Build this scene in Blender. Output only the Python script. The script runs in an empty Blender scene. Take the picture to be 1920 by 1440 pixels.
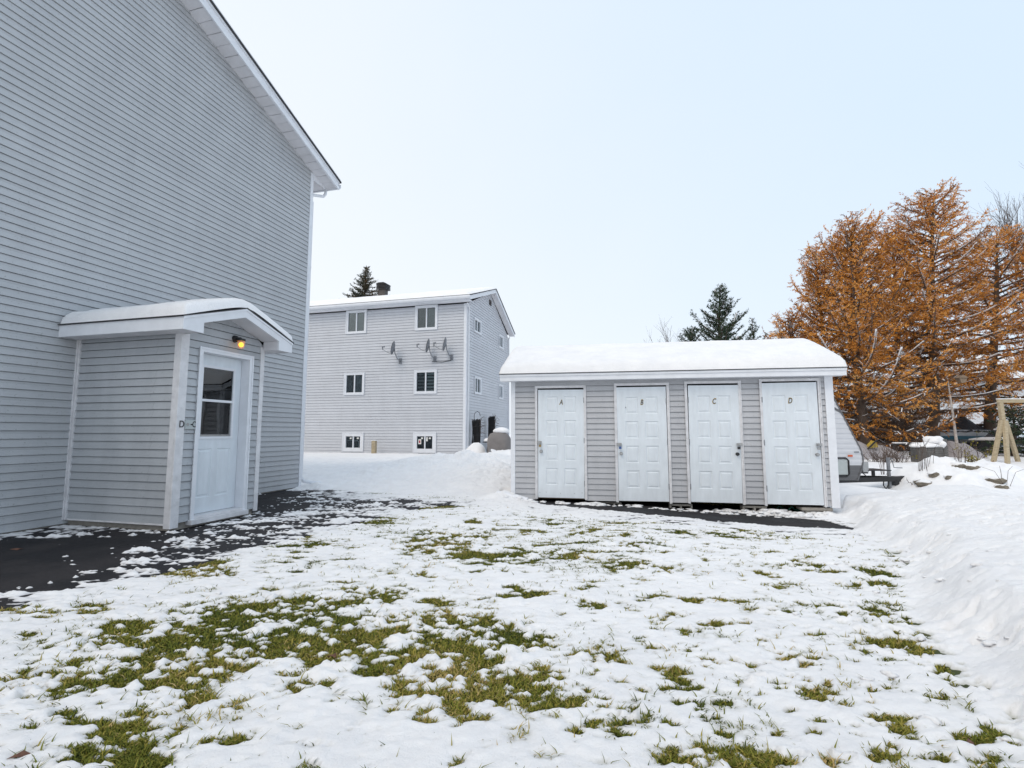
import bpy, math, random
import numpy as np
from mathutils import Vector, Matrix
random.seed(7)
S = bpy.context.scene
COL = S.collection
R = math.radians
# ------------------------------------------------------------------ camera
F = 935.0; PITCH = R(5.6); H = 1.25
cam = bpy.data.cameras.new('camera'); co = bpy.data.objects.new('camera', cam); COL.objects.link(co)
co.location = (0, 0, H); co.rotation_euler = (R(90) + PITCH, 0, 0)
cam.sensor_width = 36; cam.lens = F / 1920 * 36; cam.clip_start = .05; cam.clip_end = 2000
S.camera = co
def ray(u, v):
    x = (u - 960) / F; y = -(v - 720) / F
    return (x, math.cos(PITCH) - y * math.sin(PITCH), math.sin(PITCH) + y * math.cos(PITCH))
def onz(u, v, z=0.):
    r = ray(u, v); t = (z - H) / r[2]; return (r[0] * t, r[1] * t)
def aty(u, v, Y):
    r = ray(u, v); t = Y / r[1]; return Vector((r[0] * t, Y, H + r[2] * t))
# ------------------------------------------------------------------ materials
def mat(name):
    m = bpy.data.materials.new(name); m.use_nodes = True
    nt = m.node_tree; b = nt.nodes['Principled BSDF']
    return m, nt, b
def N(nt, t, **k):
    n = nt.nodes.new(t)
    for a, v in k.items():
        if a in n.inputs.keys(): n.inputs[a].default_value = v
        else: setattr(n, a, v)
    return n
def coords(nt, scale=(1, 1, 1)):
    tc = nt.nodes.new('ShaderNodeTexCoord'); mp = nt.nodes.new('ShaderNodeMapping')
    mp.inputs['Scale'].default_value = scale
    nt.links.new(tc.outputs['Object'], mp.inputs['Vector']); return mp.outputs['Vector']
def plain(name, col, rough=.6, var=.12, nscale=6, bump=0, bscale=80, metal=0, stretch=(1, 1, 1), spec=.5):
    m, nt, b = mat(name); L = nt.links
    vec = coords(nt, stretch)
    n = N(nt, 'ShaderNodeTexNoise', Scale=nscale, Detail=5.0, Roughness=.6); L.new(vec, n.inputs['Vector'])
    r = nt.nodes.new('ShaderNodeValToRGB'); L.new(n.outputs['Fac'], r.inputs['Fac'])
    r.color_ramp.elements[0].position = .3; r.color_ramp.elements[1].position = .7
    r.color_ramp.elements[0].color = tuple(c * (1 - var) for c in col) + (1,)
    r.color_ramp.elements[1].color = tuple(min(1, c * (1 + var)) for c in col) + (1,)
    L.new(r.outputs['Color'], b.inputs['Base Color'])
    b.inputs['Roughness'].default_value = rough; b.inputs['Metallic'].default_value = metal
    b.inputs['Specular IOR Level'].default_value = spec
    if bump:
        n2 = N(nt, 'ShaderNodeTexNoise', Scale=bscale, Detail=4.0); L.new(vec, n2.inputs['Vector'])
        bp = N(nt, 'ShaderNodeBump', Strength=bump, Distance=.01); L.new(n2.outputs['Fac'], bp.inputs['Height'])
        L.new(bp.outputs['Normal'], b.inputs['Normal'])
    return m
def siding_mat(name, col, course, stain=.25):
    m, nt, b = mat(name); L = nt.links
    tc = nt.nodes.new('ShaderNodeTexCoord'); sep = nt.nodes.new('ShaderNodeSeparateXYZ'); L.new(tc.outputs['Object'], sep.inputs[0])
    add = N(nt, 'ShaderNodeMath', operation='ADD'); L.new(sep.outputs['X'], add.inputs[0]); L.new(sep.outputs['Y'], add.inputs[1])
    cmb = nt.nodes.new('ShaderNodeCombineXYZ'); L.new(add.outputs[0], cmb.inputs['X']); L.new(sep.outputs['Z'], cmb.inputs['Y'])
    br = N(nt, 'ShaderNodeTexBrick', Scale=1.0); br.offset = .37; br.offset_frequency = 2
    br.inputs['Color1'].default_value = tuple(c * .965 for c in col) + (1,)
    br.inputs['Color2'].default_value = tuple(c * 1.03 for c in col) + (1,)
    br.inputs['Mortar'].default_value = tuple(c * .55 for c in col) + (1,)
    br.inputs['Mortar Size'].default_value = .0012; br.inputs['Brick Width'].default_value = 3.1; br.inputs['Row Height'].default_value = course * 2
    br.inputs['Mortar Smooth'].default_value = 0.
    L.new(cmb.outputs[0], br.inputs['Vector'])
    # dirt: broad blotches and vertical runs
    n = N(nt, 'ShaderNodeTexNoise', Scale=1.1, Detail=6.0, Roughness=.65)
    mp = nt.nodes.new('ShaderNodeMapping'); mp.inputs['Scale'].default_value = (2.2, 2.2, .7); L.new(tc.outputs['Object'], mp.inputs['Vector']); L.new(mp.outputs[0], n.inputs['Vector'])
    r = nt.nodes.new('ShaderNodeValToRGB'); L.new(n.outputs['Fac'], r.inputs['Fac'])
    r.color_ramp.elements[0].position = .33; r.color_ramp.elements[0].color = (1 - stain, 1 - stain, 1 - stain * .95, 1)
    r.color_ramp.elements[1].position = .62; r.color_ramp.elements[1].color = (1, 1, 1, 1)
    mx = N(nt, 'ShaderNodeMix', data_type='RGBA', blend_type='MULTIPLY'); mx.inputs[0].default_value = 1
    L.new(br.outputs['Color'], mx.inputs[6]); L.new(r.outputs['Color'], mx.inputs[7])
    # fine splash specks
    n3 = N(nt, 'ShaderNodeTexNoise', Scale=38.0, Detail=3.0); L.new(tc.outputs['Object'], n3.inputs['Vector'])
    r3 = nt.nodes.new('ShaderNodeValToRGB'); L.new(n3.outputs['Fac'], r3.inputs['Fac'])
    r3.color_ramp.elements[0].position = .27; r3.color_ramp.elements[0].color = (.72, .72, .7, 1)
    r3.color_ramp.elements[1].position = .36; r3.color_ramp.elements[1].color = (1, 1, 1, 1)
    mx2 = N(nt, 'ShaderNodeMix', data_type='RGBA', blend_type='MULTIPLY'); mx2.inputs[0].default_value = 1
    L.new(mx.outputs[2], mx2.inputs[6]); L.new(r3.outputs['Color'], mx2.inputs[7])
    L.new(mx2.outputs[2], b.inputs['Base Color'])
    b.inputs['Roughness'].default_value = .5
    n2 = N(nt, 'ShaderNodeTexNoise', Scale=14.0, Detail=3.0)
    mp2 = nt.nodes.new('ShaderNodeMapping'); mp2.inputs['Scale'].default_value = (.3, .3, 2.); L.new(tc.outputs['Object'], mp2.inputs['Vector']); L.new(mp2.outputs[0], n2.inputs['Vector'])
    bp = N(nt, 'ShaderNodeBump', Strength=.35, Distance=.012); L.new(n2.outputs['Fac'], bp.inputs['Height']); L.new(bp.outputs[0], b.inputs['Normal'])
    return m
def attr_mat(name, stops, rough=.8, transl=0.):
    """colour picked per face group from a 'tint' attribute (0..1)"""
    m, nt, b = mat(name); L = nt.links
    a = N(nt, 'ShaderNodeAttribute', attribute_name='tint'); r = nt.nodes.new('ShaderNodeValToRGB')
    L.new(a.outputs['Fac'], r.inputs['Fac']); e = r.color_ramp.elements
    while len(e) < len(stops): e.new(.5)
    for k, (p, c) in enumerate(stops): e[k].position = p; e[k].color = c + (1,)
    L.new(r.outputs['Color'], b.inputs['Base Color']); b.inputs['Roughness'].default_value = rough
    b.inputs['Specular IOR Level'].default_value = .2
    return m
def snow_mat():
    m, nt, b = mat('snow'); L = nt.links
    vec = coords(nt)
    n = N(nt, 'ShaderNodeTexNoise', Scale=2.5, Detail=8.0, Roughness=.65); L.new(vec, n.inputs['Vector'])
    r = nt.nodes.new('ShaderNodeValToRGB'); L.new(n.outputs['Fac'], r.inputs['Fac'])
    r.color_ramp.elements[0].position = .3; r.color_ramp.elements[0].color = (.80, .802, .82, 1)
    r.color_ramp.elements[1].position = .6; r.color_ramp.elements[1].color = (.88, .878, .885, 1)
    at = N(nt, 'ShaderNodeAttribute', attribute_name='wet'); ag = N(nt, 'ShaderNodeAttribute', attribute_name='turf')
    gc = N(nt, 'ShaderNodeMix', data_type='RGBA'); gc.inputs[6].default_value = (.13, .13, .14, 1); gc.inputs[7].default_value = (.22, .22, .12, 1); L.new(ag.outputs['Fac'], gc.inputs[0])
    nw = N(nt, 'ShaderNodeTexNoise', Scale=70.0, Detail=4.0, Roughness=.7); L.new(vec, nw.inputs['Vector'])
    ml = N(nt, 'ShaderNodeMath', operation='MULTIPLY_ADD'); L.new(nw.outputs['Fac'], ml.inputs[0]); ml.inputs[1].default_value = 1.1; ml.inputs[2].default_value = .35
    m2_ = N(nt, 'ShaderNodeMath', operation='MULTIPLY', use_clamp=True); L.new(ml.outputs[0], m2_.inputs[0]); L.new(at.outputs['Fac'], m2_.inputs[1])
    wm = N(nt, 'ShaderNodeMix', data_type='RGBA'); L.new(m2_.outputs[0], wm.inputs[0]); L.new(r.outputs['Color'], wm.inputs[6]); L.new(gc.outputs[2], wm.inputs[7])
    L.new(wm.outputs[2], b.inputs['Base Color'])
    b.inputs['Roughness'].default_value = .65; b.inputs['Specular IOR Level'].default_value = .3
    b.inputs['Subsurface Weight'].default_value = 0.
    n2 = N(nt, 'ShaderNodeTexNoise', Scale=60.0, Detail=9.0, Roughness=.8); L.new(vec, n2.inputs['Vector'])
    bp = N(nt, 'ShaderNodeBump', Strength=.7, Distance=.014); L.new(n2.outputs['Fac'], bp.inputs['Height'])
    n3 = N(nt, 'ShaderNodeTexNoise', Scale=7.0, Detail=5.0); L.new(vec, n3.inputs['Vector'])
    bp2 = N(nt, 'ShaderNodeBump', Strength=.4, Distance=.03); L.new(n3.outputs['Fac'], bp2.inputs['Height']); L.new(bp.outputs[0], bp2.inputs['Normal'])
    L.new(bp2.outputs[0], b.inputs['Normal'])
    return m
def glass_mat(name, tint=(.8, .85, .85), refl=1.6):
    m, nt, b = mat(name); L = nt.links
    nt.nodes.remove(b); out = nt.nodes['Material Output']
    tr = nt.nodes.new('ShaderNodeBsdfTransparent'); tr.inputs[0].default_value = tint + (1,)
    gl = nt.nodes.new('ShaderNodeBsdfGlossy'); gl.inputs['Roughness'].default_value = .02; gl.inputs[0].default_value = (.9, .95, 1, 1)
    fr = N(nt, 'ShaderNodeFresnel', IOR=refl); mx = nt.nodes.new('ShaderNodeMixShader')
    vec = coords(nt); n = N(nt, 'ShaderNodeTexNoise', Scale=1.6, Detail=1.0); L.new(vec, n.inputs['Vector'])
    bp = N(nt, 'ShaderNodeBump', Strength=.12, Distance=.03); L.new(n.outputs['Fac'], bp.inputs['Height']); L.new(bp.outputs[0], gl.inputs['Normal'])
    L.new(fr.outputs[0], mx.inputs[0]); L.new(tr.outputs[0], mx.inputs[1]); L.new(gl.outputs[0], mx.inputs[2]); L.new(mx.outputs[0], out.inputs[0])
    return m
def shingle_mat(): return plain('dark_shingle', (.045, .045, .05), .9, .3, 30)
M = dict(
    sidA=siding_mat('grey_vinyl_siding', (.47, .487, .507), .104, .09),
    sidP=siding_mat('porch_siding', (.44, .462, .487), .104, .14),
    sidB=siding_mat('pale_vinyl_siding', (.59, .607, .645), .13, .06),
    sidS=siding_mat('shed_siding', (.47, .478, .50), .102, .12),
    white=plain('white_trim', (.74, .76, .8), .45, .05, 5, .08, 30),
    oldwhite=plain('weathered_white_trim', (.66, .66, .68), .55, .12, 9, .15, 60),
    soffit=plain('soffit_panel', (.68, .68, .71), .55, .08, 3),
    door=plain('painted_steel_door', (.68, .73, .775), .38, .07, 4, .08, 50, stretch=(2, 2, .6)),
    snow=snow_mat(),
    dark=plain('black_metal', (.02, .02, .022), .5, .2, 20),
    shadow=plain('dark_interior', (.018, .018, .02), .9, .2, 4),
    steel=plain('galvanised_steel', (.38, .38, .38), .35, .15, 25, metal=.8),
    brass=plain('weathered_brass', (.28, .2, .09), .4, .2, 25, metal=.7),
    dishgrey=plain('grey_painted_steel', (.2, .21, .23), .5, .15, 12),
    shingle=shingle_mat(),
    concrete=plain('concrete', (.3, .28, .25), .9, .2, 12, .5, 60),
    wood=plain('weathered_board', (.23, .17, .12), .85, .3, 8, .3, 60, stretch=(1, 1, 6)),
    lumber=plain('pale_treated_lumber', (.40, .33, .22), .8, .22, 7, .2, 60, stretch=(1, 1, 4)),
    glass=glass_mat('window_glass'), doorglass=glass_mat('door_glass', (.55, .6, .62), 1.75),
    curtain_dark=plain('dark_brown_curtain', (.07, .06, .06), .8, .3, 8),
    curtain_grey=plain('grey_curtain', (.2, .21, .22), .8, .15, 8),
    blind=plain('blind_slat', (.42, .46, .46), .6, .05, 8),
    paper=plain('white_sticker', (.75, .75, .72), .6, .04, 8),
    red=plain('red_print', (.35, .03, .05), .6, .1, 8),
    tarpgrey=plain('grey_cover_cloth', (.25, .24, .245), .7, .2, 3, .3, 12),
    tarpblack=plain('black_tarp', (.02, .022, .028), .5, .3, 5, .4, 10),
    bark=plain('larch_bark', (.085, .06, .045), .95, .35, 6, .8, 25, stretch=(1, 1, .3)),
    birch=plain('pale_birch_bark', (.4, .36, .33), .85, .35, 9, stretch=(1, 1, 2)),
    twig=plain('bare_twig', (.085, .058, .045), .9, .2, 6),
    rock=plain('mossy_rock', (.16, .14, .11), .95, .4, 5, .8, 20),
    paver=plain('grey_paver', (.13, .125, .12), .95, .3, 9, .5, 30),
    trailer=plain('trailer_white_aluminium', (.6, .61, .64), .35, .03, 4),
    trailerdark=plain('trailer_grey_band', (.12, .12, .125), .35, .08, 4),
    amber=plain('amber_lens', (.55, .1, .02), .25, .1, 9),
    hull=plain('boat_hull_white', (.6, .61, .63), .3, .04, 2),
    hullblue=plain('boat_hull_blue', (.05, .12, .16), .3, .04, 2),
    yellow=plain('yellow_panel', (.45, .32, .05), .6, .1, 6),
    gold=plain('gold_foil', (.5, .34, .08), .4, .1, 6),
    padblue=plain('blue_padlock', (.03, .08, .25), .4, .1, 6),
    chimney=plain('brown_sheet_metal', (.07, .06, .055), .6, .15, 9),
    housewhite=siding_mat('white_clapboard', (.68, .7, .73), .2, .06),
    carpaint=plain('black_car_paint', (.015, .016, .02), .25, .1, 3),
    greenhose=plain('green_hose', (.01, .07, .05), .5, .1, 6),
)
# larger details: asphalt and lawn soil
def asphalt():
    m, nt, b = mat('asphalt'); L = nt.links; vec = coords(nt)
    v = N(nt, 'ShaderNodeTexNoise', Scale=140.0, Detail=4.0, Roughness=.8); L.new(vec, v.inputs['Vector'])
    w = N(nt, 'ShaderNodeTexNoise', Scale=1.6, Detail=5.0); L.new(vec, w.inputs['Vector'])
    r = nt.nodes.new('ShaderNodeValToRGB'); L.new(v.outputs['Fac'], r.inputs['Fac'])
    r.color_ramp.elements[0].position = .35; r.color_ramp.elements[0].color = (.006, .006, .008, 1)
    r.color_ramp.elements[1].position = .72; r.color_ramp.elements[1].color = (.034, .032, .034, 1)
    r4 = nt.nodes.new('ShaderNodeValToRGB'); L.new(w.outputs['Fac'], r4.inputs['Fac']); r4.color_ramp.elements[0].position = .42; r4.color_ramp.elements[0].color = (.55, .55, .6, 1); r4.color_ramp.elements[1].position = .6; r4.color_ramp.elements[1].color = (1.6, 1.55, 1.5, 1)
    mm = N(nt, 'ShaderNodeMix', data_type='RGBA', blend_type='MULTIPLY'); mm.inputs[0].default_value = 1; L.new(r.outputs['Color'], mm.inputs[6]); L.new(r4.outputs['Color'], mm.inputs[7]); L.new(mm.outputs[2], b.inputs['Base Color'])
    r2 = nt.nodes.new('ShaderNodeValToRGB'); L.new(w.outputs['Fac'], r2.inputs['Fac'])
    r2.color_ramp.elements[0].position = .4; r2.color_ramp.elements[0].color = (.6,) * 3 + (1,)
    r2.color_ramp.elements[1].position = .6; r2.color_ramp.elements[1].color = (.85,) * 3 + (1,)
    L.new(r2.outputs['Color'], b.inputs['Roughness'])
    b.inputs['Specular IOR Level'].default_value = .25
    bp = N(nt, 'ShaderNodeBump', Strength=.8, Distance=.006); L.new(v.outputs['Fac'], bp.inputs['Height']); L.new(bp.outputs[0], b.inputs['Normal'])
    return m
M['asphalt'] = asphalt()
def soil():
    m, nt, b = mat('turf_soil'); L = nt.links; vec = coords(nt)
    n = N(nt, 'ShaderNodeTexNoise', Scale=9.0, Detail=9.0, Roughness=.75); L.new(vec, n.inputs['Vector'])
    r = nt.nodes.new('ShaderNodeValToRGB'); L.new(n.outputs['Fac'], r.inputs['Fac']); e = r.color_ramp.elements
    e[0].position = .3; e[0].color = (.025, .035, .01, 1); e[1].position = .7; e[1].color = (.10, .085, .03, 1)
    e.new(.5).color = (.05, .065, .016, 1)
    L.new(r.outputs['Color'], b.inputs['Base Color']); b.inputs['Roughness'].default_value = .95
    bp = N(nt, 'ShaderNodeBump', Strength=1., Distance=.02); L.new(n.outputs['Fac'], bp.inputs['Height']); L.new(bp.outputs[0], b.inputs['Normal'])
    return m
M['soil'] = soil()
M['grass'] = attr_mat('grass_blade', [(0, (.055, .075, .012)), (.4, (.15, .165, .022)), (.7, (.30, .25, .05)), (1, (.48, .35, .16))])
M['larch'] = attr_mat('larch_needles', [(0, (.14, .06, .015)), (.35, (.44, .165, .028)), (.7, (.70, .30, .055)), (1, (.82, .48, .17))])
M['spruce'] = attr_mat('spruce_needles', [(0, (.012, .028, .018)), (.5, (.03, .055, .032)), (1, (.07, .10, .05))])
M['spruce_cone'] = attr_mat('spruce_needles_with_cones', [(0, (.02, .03, .02)), (.5, (.05, .06, .04)), (1, (.16, .10, .05))])
M['yleaf'] = attr_mat('yellow_leaves', [(0, (.10, .10, .02)), (1, (.38, .32, .05))])
M['weed'] = attr_mat('dry_weeds', [(0, (.12, .07, .03)), (1, (.3, .2, .09))])
# ------------------------------------------------------------------ mesh builder
class MB:
    def __init__(s): s.v = []; s.f = []; s.mi = []; s.mats = []; s.cur = 0; s.xf = Matrix()
    def mat(s, m):
        if m not in s.mats: s.mats.append(m)
        s.cur = s.mats.index(m); return s
    def P(s, *p):
        q = s.xf @ Vector(p); s.v.append(q[:]); return len(s.v) - 1
    def face(s, *pts):
        s.f.append([s.P(*p) for p in pts]); s.mi.append(s.cur); return s
    def idx(s, *ii): s.f.append(list(ii)); s.mi.append(s.cur)
    def box(s, x0, x1, y0, y1, z0, z1):
        i = len(s.v)
        for z in (z0, z1):
            for x, y in ((x0, y0), (x1, y0), (x1, y1), (x0, y1)): s.P(x, y, z)
        for q in ((3, 2, 1, 0), (4, 5, 6, 7), (0, 1, 5, 4), (1, 2, 6, 5), (2, 3, 7, 6), (3, 0, 4, 7)): s.idx(*[i + k for k in q])
        return s
    def prism(s, poly, a, b, axis='y'):
        """poly in the other two axes, extruded from a to b"""
        def mk(p, t): return {'y': (p[0], t, p[1]), 'x': (t, p[0], p[1]), 'z': (p[0], p[1], t)}[axis]
        i = len(s.v); n = len(poly)
        for t in (a, b):
            for p in poly: s.P(*mk(p, t))
        s.idx(*[i + k for k in range(n)]); s.idx(*[i + n + k for k in reversed(range(n))])
        for k in range(n): s.idx(i + (k + 1) % n, i + k, i + n + k, i + n + (k + 1) % n)
        return s
    def bar(s, p, q, w, h=None, up=(0, 0, 1)):
        p = Vector(p); q = Vector(q); d = (q - p).normalized(); h = h or w
        a = d.cross(Vector(up));
        if a.length < .01: a = d.cross(Vector((1, 0, 0)))
        a.normalize(); b = a.cross(d); i = len(s.v)
        for c in (p, q):
            for x, y in ((-1, -1), (1, -1), (1, 1), (-1, 1)): s.P(*(c + a * x * w / 2 + b * y * h / 2))
        for k in ((0, 1, 2, 3), (7, 6, 5, 4), (0, 4, 5, 1), (1, 5, 6, 2), (2, 6, 7, 3), (3, 7, 4, 0)): s.idx(*[i + j for j in k])
        return s
    def tube(s, pts, rad, n=8, cap=True):
        pts = [Vector(p) for p in pts]; m = len(pts)
        rr = rad if isinstance(rad, (list, tuple)) else [rad] * m
        i0 = len(s.v); prev = None
        for k, p in enumerate(pts):
            d = (pts[min(k + 1, m - 1)] - pts[max(k - 1, 0)]).normalized()
            a = prev if prev is not None else (Vector((0, 0, 1)) if abs(d.z) < .9 else Vector((1, 0, 0)))
            a = (a - d * a.dot(d)).normalized(); b = d.cross(a); prev = a
            for j in range(n):
                t = 2 * math.pi * j / n; s.P(*(p + (a * math.cos(t) + b * math.sin(t)) * rr[k]))
        for k in range(m - 1):
            for j in range(n):
                s.idx(i0 + k * n + j, i0 + k * n + (j + 1) % n, i0 + (k + 1) * n + (j + 1) % n, i0 + (k + 1) * n + j)
        if cap: s.idx(*[i0 + j for j in reversed(range(n))]); s.idx(*[i0 + (m - 1) * n + j for j in range(n)])
        return s
    def blob(s, c, r, seed=0, amp=.2, nu=14, nv=9, flat=None):
        c = Vector(c); rnd = random.Random(seed); ph = [rnd.uniform(0, 6.3) for _ in range(6)]
        i0 = len(s.v)
        for a in range(nv + 1):
            th = math.pi * a / nv
            for b in range(nu):
                f = 2 * math.pi * b / nu
                k = 1 + amp * (math.sin(2 * f + ph[0]) * math.sin(th) * .5 + math.sin(3 * f + 2 * th + ph[1]) * .35 * math.sin(th) + math.sin(4 * th + ph[2]) * .3 + math.sin(5 * f + 4 * th + ph[3]) * .25 * math.sin(th))
                z = math.cos(th) * r[2] * k
                if flat is not None: z = max(z, flat)
                s.P(c.x + math.sin(th) * math.cos(f) * r[0] * k, c.y + math.sin(th) * math.sin(f) * r[1] * k, c.z + z)
        for a in range(nv):
            for b in range(nu): s.idx(i0 + a * nu + b, i0 + (a + 1) * nu + b, i0 + (a + 1) * nu + (b + 1) % nu, i0 + a * nu + (b + 1) % nu)
        return s
    def build(s, name, m=None, parent=None, smooth=False, bevel=0, tint=None):
        me = bpy.data.meshes.new(name); me.from_pydata(s.v, [], s.f)
        mats = s.mats if s.mats else [m]
        for x in mats: me.materials.append(x)
        if len(mats) > 1: me.polygons.foreach_set('material_index', s.mi)
        if smooth: me.polygons.foreach_set('use_smooth', [True] * len(me.polygons))
        if tint is not None:
            at = me.attributes.new('tint', 'FLOAT', 'POINT'); at.data.foreach_set('value', tint)
        me.validate(); me.update()
        o = bpy.data.objects.new(name, me); COL.objects.link(o)
        if parent: o.parent = parent
        if bevel:
            b = o.modifiers.new('b', 'BEVEL'); b.width = bevel; b.segments = 2; b.limit_method = 'ANGLE'
        return o
def tag(o, label, cat, group=None):
    o['label'] = label; o['category'] = cat
    if group: o['group'] = group
    return o
def root(name, loc, rz, label, cat, group=None):
    o = bpy.data.objects.new(name, None); COL.objects.link(o); o.location = loc; o.rotation_euler = (0, 0, R(rz)); o.empty_display_size = .2
    return tag(o, label, cat, group)
def rotz(deg): return Matrix.Rotation(R(deg), 4, 'Z')
def siding(mb, xl, xr, z0, z1, e, holes=(), lip=.016, notch=.0065):
    """lapped courses; wall faces -y. xl/xr are numbers or functions of z"""
    L_ = xl if callable(xl) else (lambda z: xl); R_ = xr if callable(xr) else (lambda z: xr)
    z = z0
    while z < z1 - 1e-4:
        zt = min(z + e, z1); zn = zt - notch if zt - z > .03 else zt; br = {z, zt, zn}
        for h in holes:
            for q in (h[2], h[3]):
                if z < q < zt: br.add(q)
        br = sorted(br)
        for a, b in zip(br, br[1:]):
            mid = (a + b) / 2; iv = [(None, None)]
            cuts = sorted([(h[0], h[1]) for h in holes if h[2] < mid < h[3]])
            segs = []; cur = None
            for c0, c1 in cuts: segs.append((cur, c0)); cur = c1
            segs.append((cur, None))
            ya = -lip + lip * (a - z) / e; yb = -lip + lip * (b - z) / e
            if a >= zn - 1e-6: ya = yb = .02
            for c0, c1 in segs:
                la = L_(a) if c0 is None else c0; lb = L_(b) if c0 is None else c0
                ra = R_(a) if c1 is None else c1; rb = R_(b) if c1 is None else c1
                if ra <= la + 1e-3: continue
                if rb < lb: lb = rb = (lb + rb) / 2
                mb.face((la, ya - .0015, a), (ra, ya - .0015, a), (rb, yb, b), (lb, yb, b))
                if a == z: mb.face((la, .02, a), (ra, .02, a), (ra, ya - .0015, a), (la, ya - .0015, a))
                elif a >= zn - 1e-6: mb.face((la, -.002, a), (ra, -.002, a), (ra, .0185, a), (la, .0185, a))
        z = zt
def text_mesh(txt, size, m, parent, loc, rot, name='letter', ext=.002, shear=0, sx=1, outline=None):
    cu = bpy.data.curves.new('t', 'FONT'); cu.body = txt; cu.size = size; cu.extrude = ext; cu.align_x = 'CENTER'; cu.align_y = 'CENTER'; cu.shear = shear; cu.offset = size * .008
    to = bpy.data.objects.new('t', cu); COL.objects.link(to); bpy.context.view_layer.update()
    me = bpy.data.meshes.new_from_object(to.evaluated_get(bpy.context.evaluated_depsgraph_get()))
    bpy.data.objects.remove(to); me.materials.clear(); me.materials.append(m)
    o = bpy.data.objects.new(name, me); COL.objects.link(o); o.parent = parent; o.location = loc; o.rotation_euler = rot; o.scale = (sx, 1, 1)
    return o
# ------------------------------------------------------------------ noise + terrain
def _h(ix, iy, s):
    n = (ix.astype(np.int64) * 374761393 + iy.astype(np.int64) * 668265263 + s * 974634777) & 0xffffffff
    n = ((n ^ (n >> 13)) * 1274126177) & 0xffffffff
    n = n ^ (n >> 16)
    return (n & 0xffffff) / float(0xffffff)
def vn(x, y, s=0):
    ix = np.floor(x); iy = np.floor(y); fx = x - ix; fy = y - iy
    fx = fx * fx * (3 - 2 * fx); fy = fy * fy * (3 - 2 * fy)
    a = _h(ix, iy, s); b = _h(ix + 1, iy, s); c = _h(ix, iy + 1, s); d = _h(ix + 1, iy + 1, s)
    return (a + (b - a) * fx) * (1 - fy) + (c + (d - c) * fx) * fy - .5
def fbm(x, y, s=0, o=4, g=.5):
    t = 0; a = 1.; n = 0.
    for k in range(o):
        c, q = math.cos(k * 1.1), math.sin(k * 1.1)
        t = t + a * vn((x * c - y * q) * 2 ** k, (x * q + y * c) * 2 ** k, s + k * 17); n += a; a *= g
    return t / n
def ss(a, b, x):
    t = np.clip((x - a) / (b - a), 0, 1); return t * t * (3 - 2 * t)
def G(x, y):
    x = np.asarray(x, float); y = np.asarray(y, float)
    g = -.05 * ss(-.5, .8, x) * ss(6, 8.5, y) - .13 * ss(1.0, 5, x) * ss(4.5, 8, y) - .05 * ss(6, 9.5, x) * ss(7, 11, y)
    g = g + (.16) * ss(13, 20, y) * ss(3, 9, x) + .42 * ss(21, 32, y) * ss(3, 9, x)
    g = g + .2 * ss(12, 20, y) * (1 - ss(0, 5, x))
    return g
def segdist(x, y, poly, closed=True):
    d = np.full(np.shape(x), 1e9); n = len(poly)
    for k in range(n if closed else n - 1):
        ax, ay = poly[k]; bx, by = poly[(k + 1) % n]; dx, dy = bx - ax, by - ay
        t = np.clip(((x - ax) * dx + (y - ay) * dy) / (dx * dx + dy * dy + 1e-9), 0, 1)
        d = np.minimum(d, np.hypot(x - ax - t * dx, y - ay - t * dy))
    return d
def sdf(x, y, poly):
    ins = np.zeros(np.shape(x), bool); n = len(poly)
    for k in range(n):
        ax, ay = poly[k]; bx, by = poly[(k + 1) % n]
        if ay == by: continue
        c = ((ay > y) != (by > y)) & (x < (bx - ax) * (y - ay) / (by - ay) + ax); ins ^= c
    d = segdist(x, y, poly); return np.where(ins, d, -d)
A0 = Vector((-4.838, 11.543, 0)); dA = Vector((math.sin(R(15)), math.cos(R(15)), 0)); nA = Vector((math.cos(R(15)), -math.sin(R(15)), 0))
def Aw(s, off, z=0): return A0 + dA * s + nA * off + Vector((0, 0, z))      # off = outwards from building A's wall
S0 = Vector((0, 9.69, 0)); dS = Vector((math.sin(R(100)), math.cos(R(100)), 0)); nS = Vector((-dS.y, dS.x, 0))   # nS points away from the camera
def Sw(s, inn, z=0): return S0 + dS * s + nS * inn + Vector((0, 0, z))
B0 = Vector((-2.033, 21.795, 0)); dB = Vector((math.sin(R(105)), math.cos(R(105)), 0)); nB = dA.copy()
def Bw(s, inn, z=0): return B0 + dB * s + nB * inn + Vector((0, 0, z))
xy = lambda v: (v.x, v.y)
polyA = [xy(Aw(.02, 0)), xy(Aw(-9.2, 0)), xy(Aw(-9.2, -14)), xy(Aw(.02, -14))]
polyP = [xy(Aw(-4.78, 0)), xy(Aw(-4.78, 1.81)), xy(Aw(-3.36, 1.81)), xy(Aw(-3.36, 0))]
polyS = [xy(Sw(.05, .12)), xy(Sw(5.6, .12)), xy(Sw(5.6, 2.7)), xy(Sw(.05, 2.7))]
polyB = [xy(Bw(-.02, .05)), xy(Bw(-14, .05)), xy(Bw(-14, 6.8)), xy(Bw(-.02, 6.8))]
TOE = [(5.75, 8.9), (5.35, 8.05), (4.75, 7.2), (4.5, 6.4), (3.9, 5.1), (3.06, 3.95), (2.63, 3.33), (2.35, 2.75), (2.16, 2.4), (2.08, 2.16), (1.95, .5)]
bankpoly = TOE + [(60, .5), (60, 10.8), (7.5, 10.8)]
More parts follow.
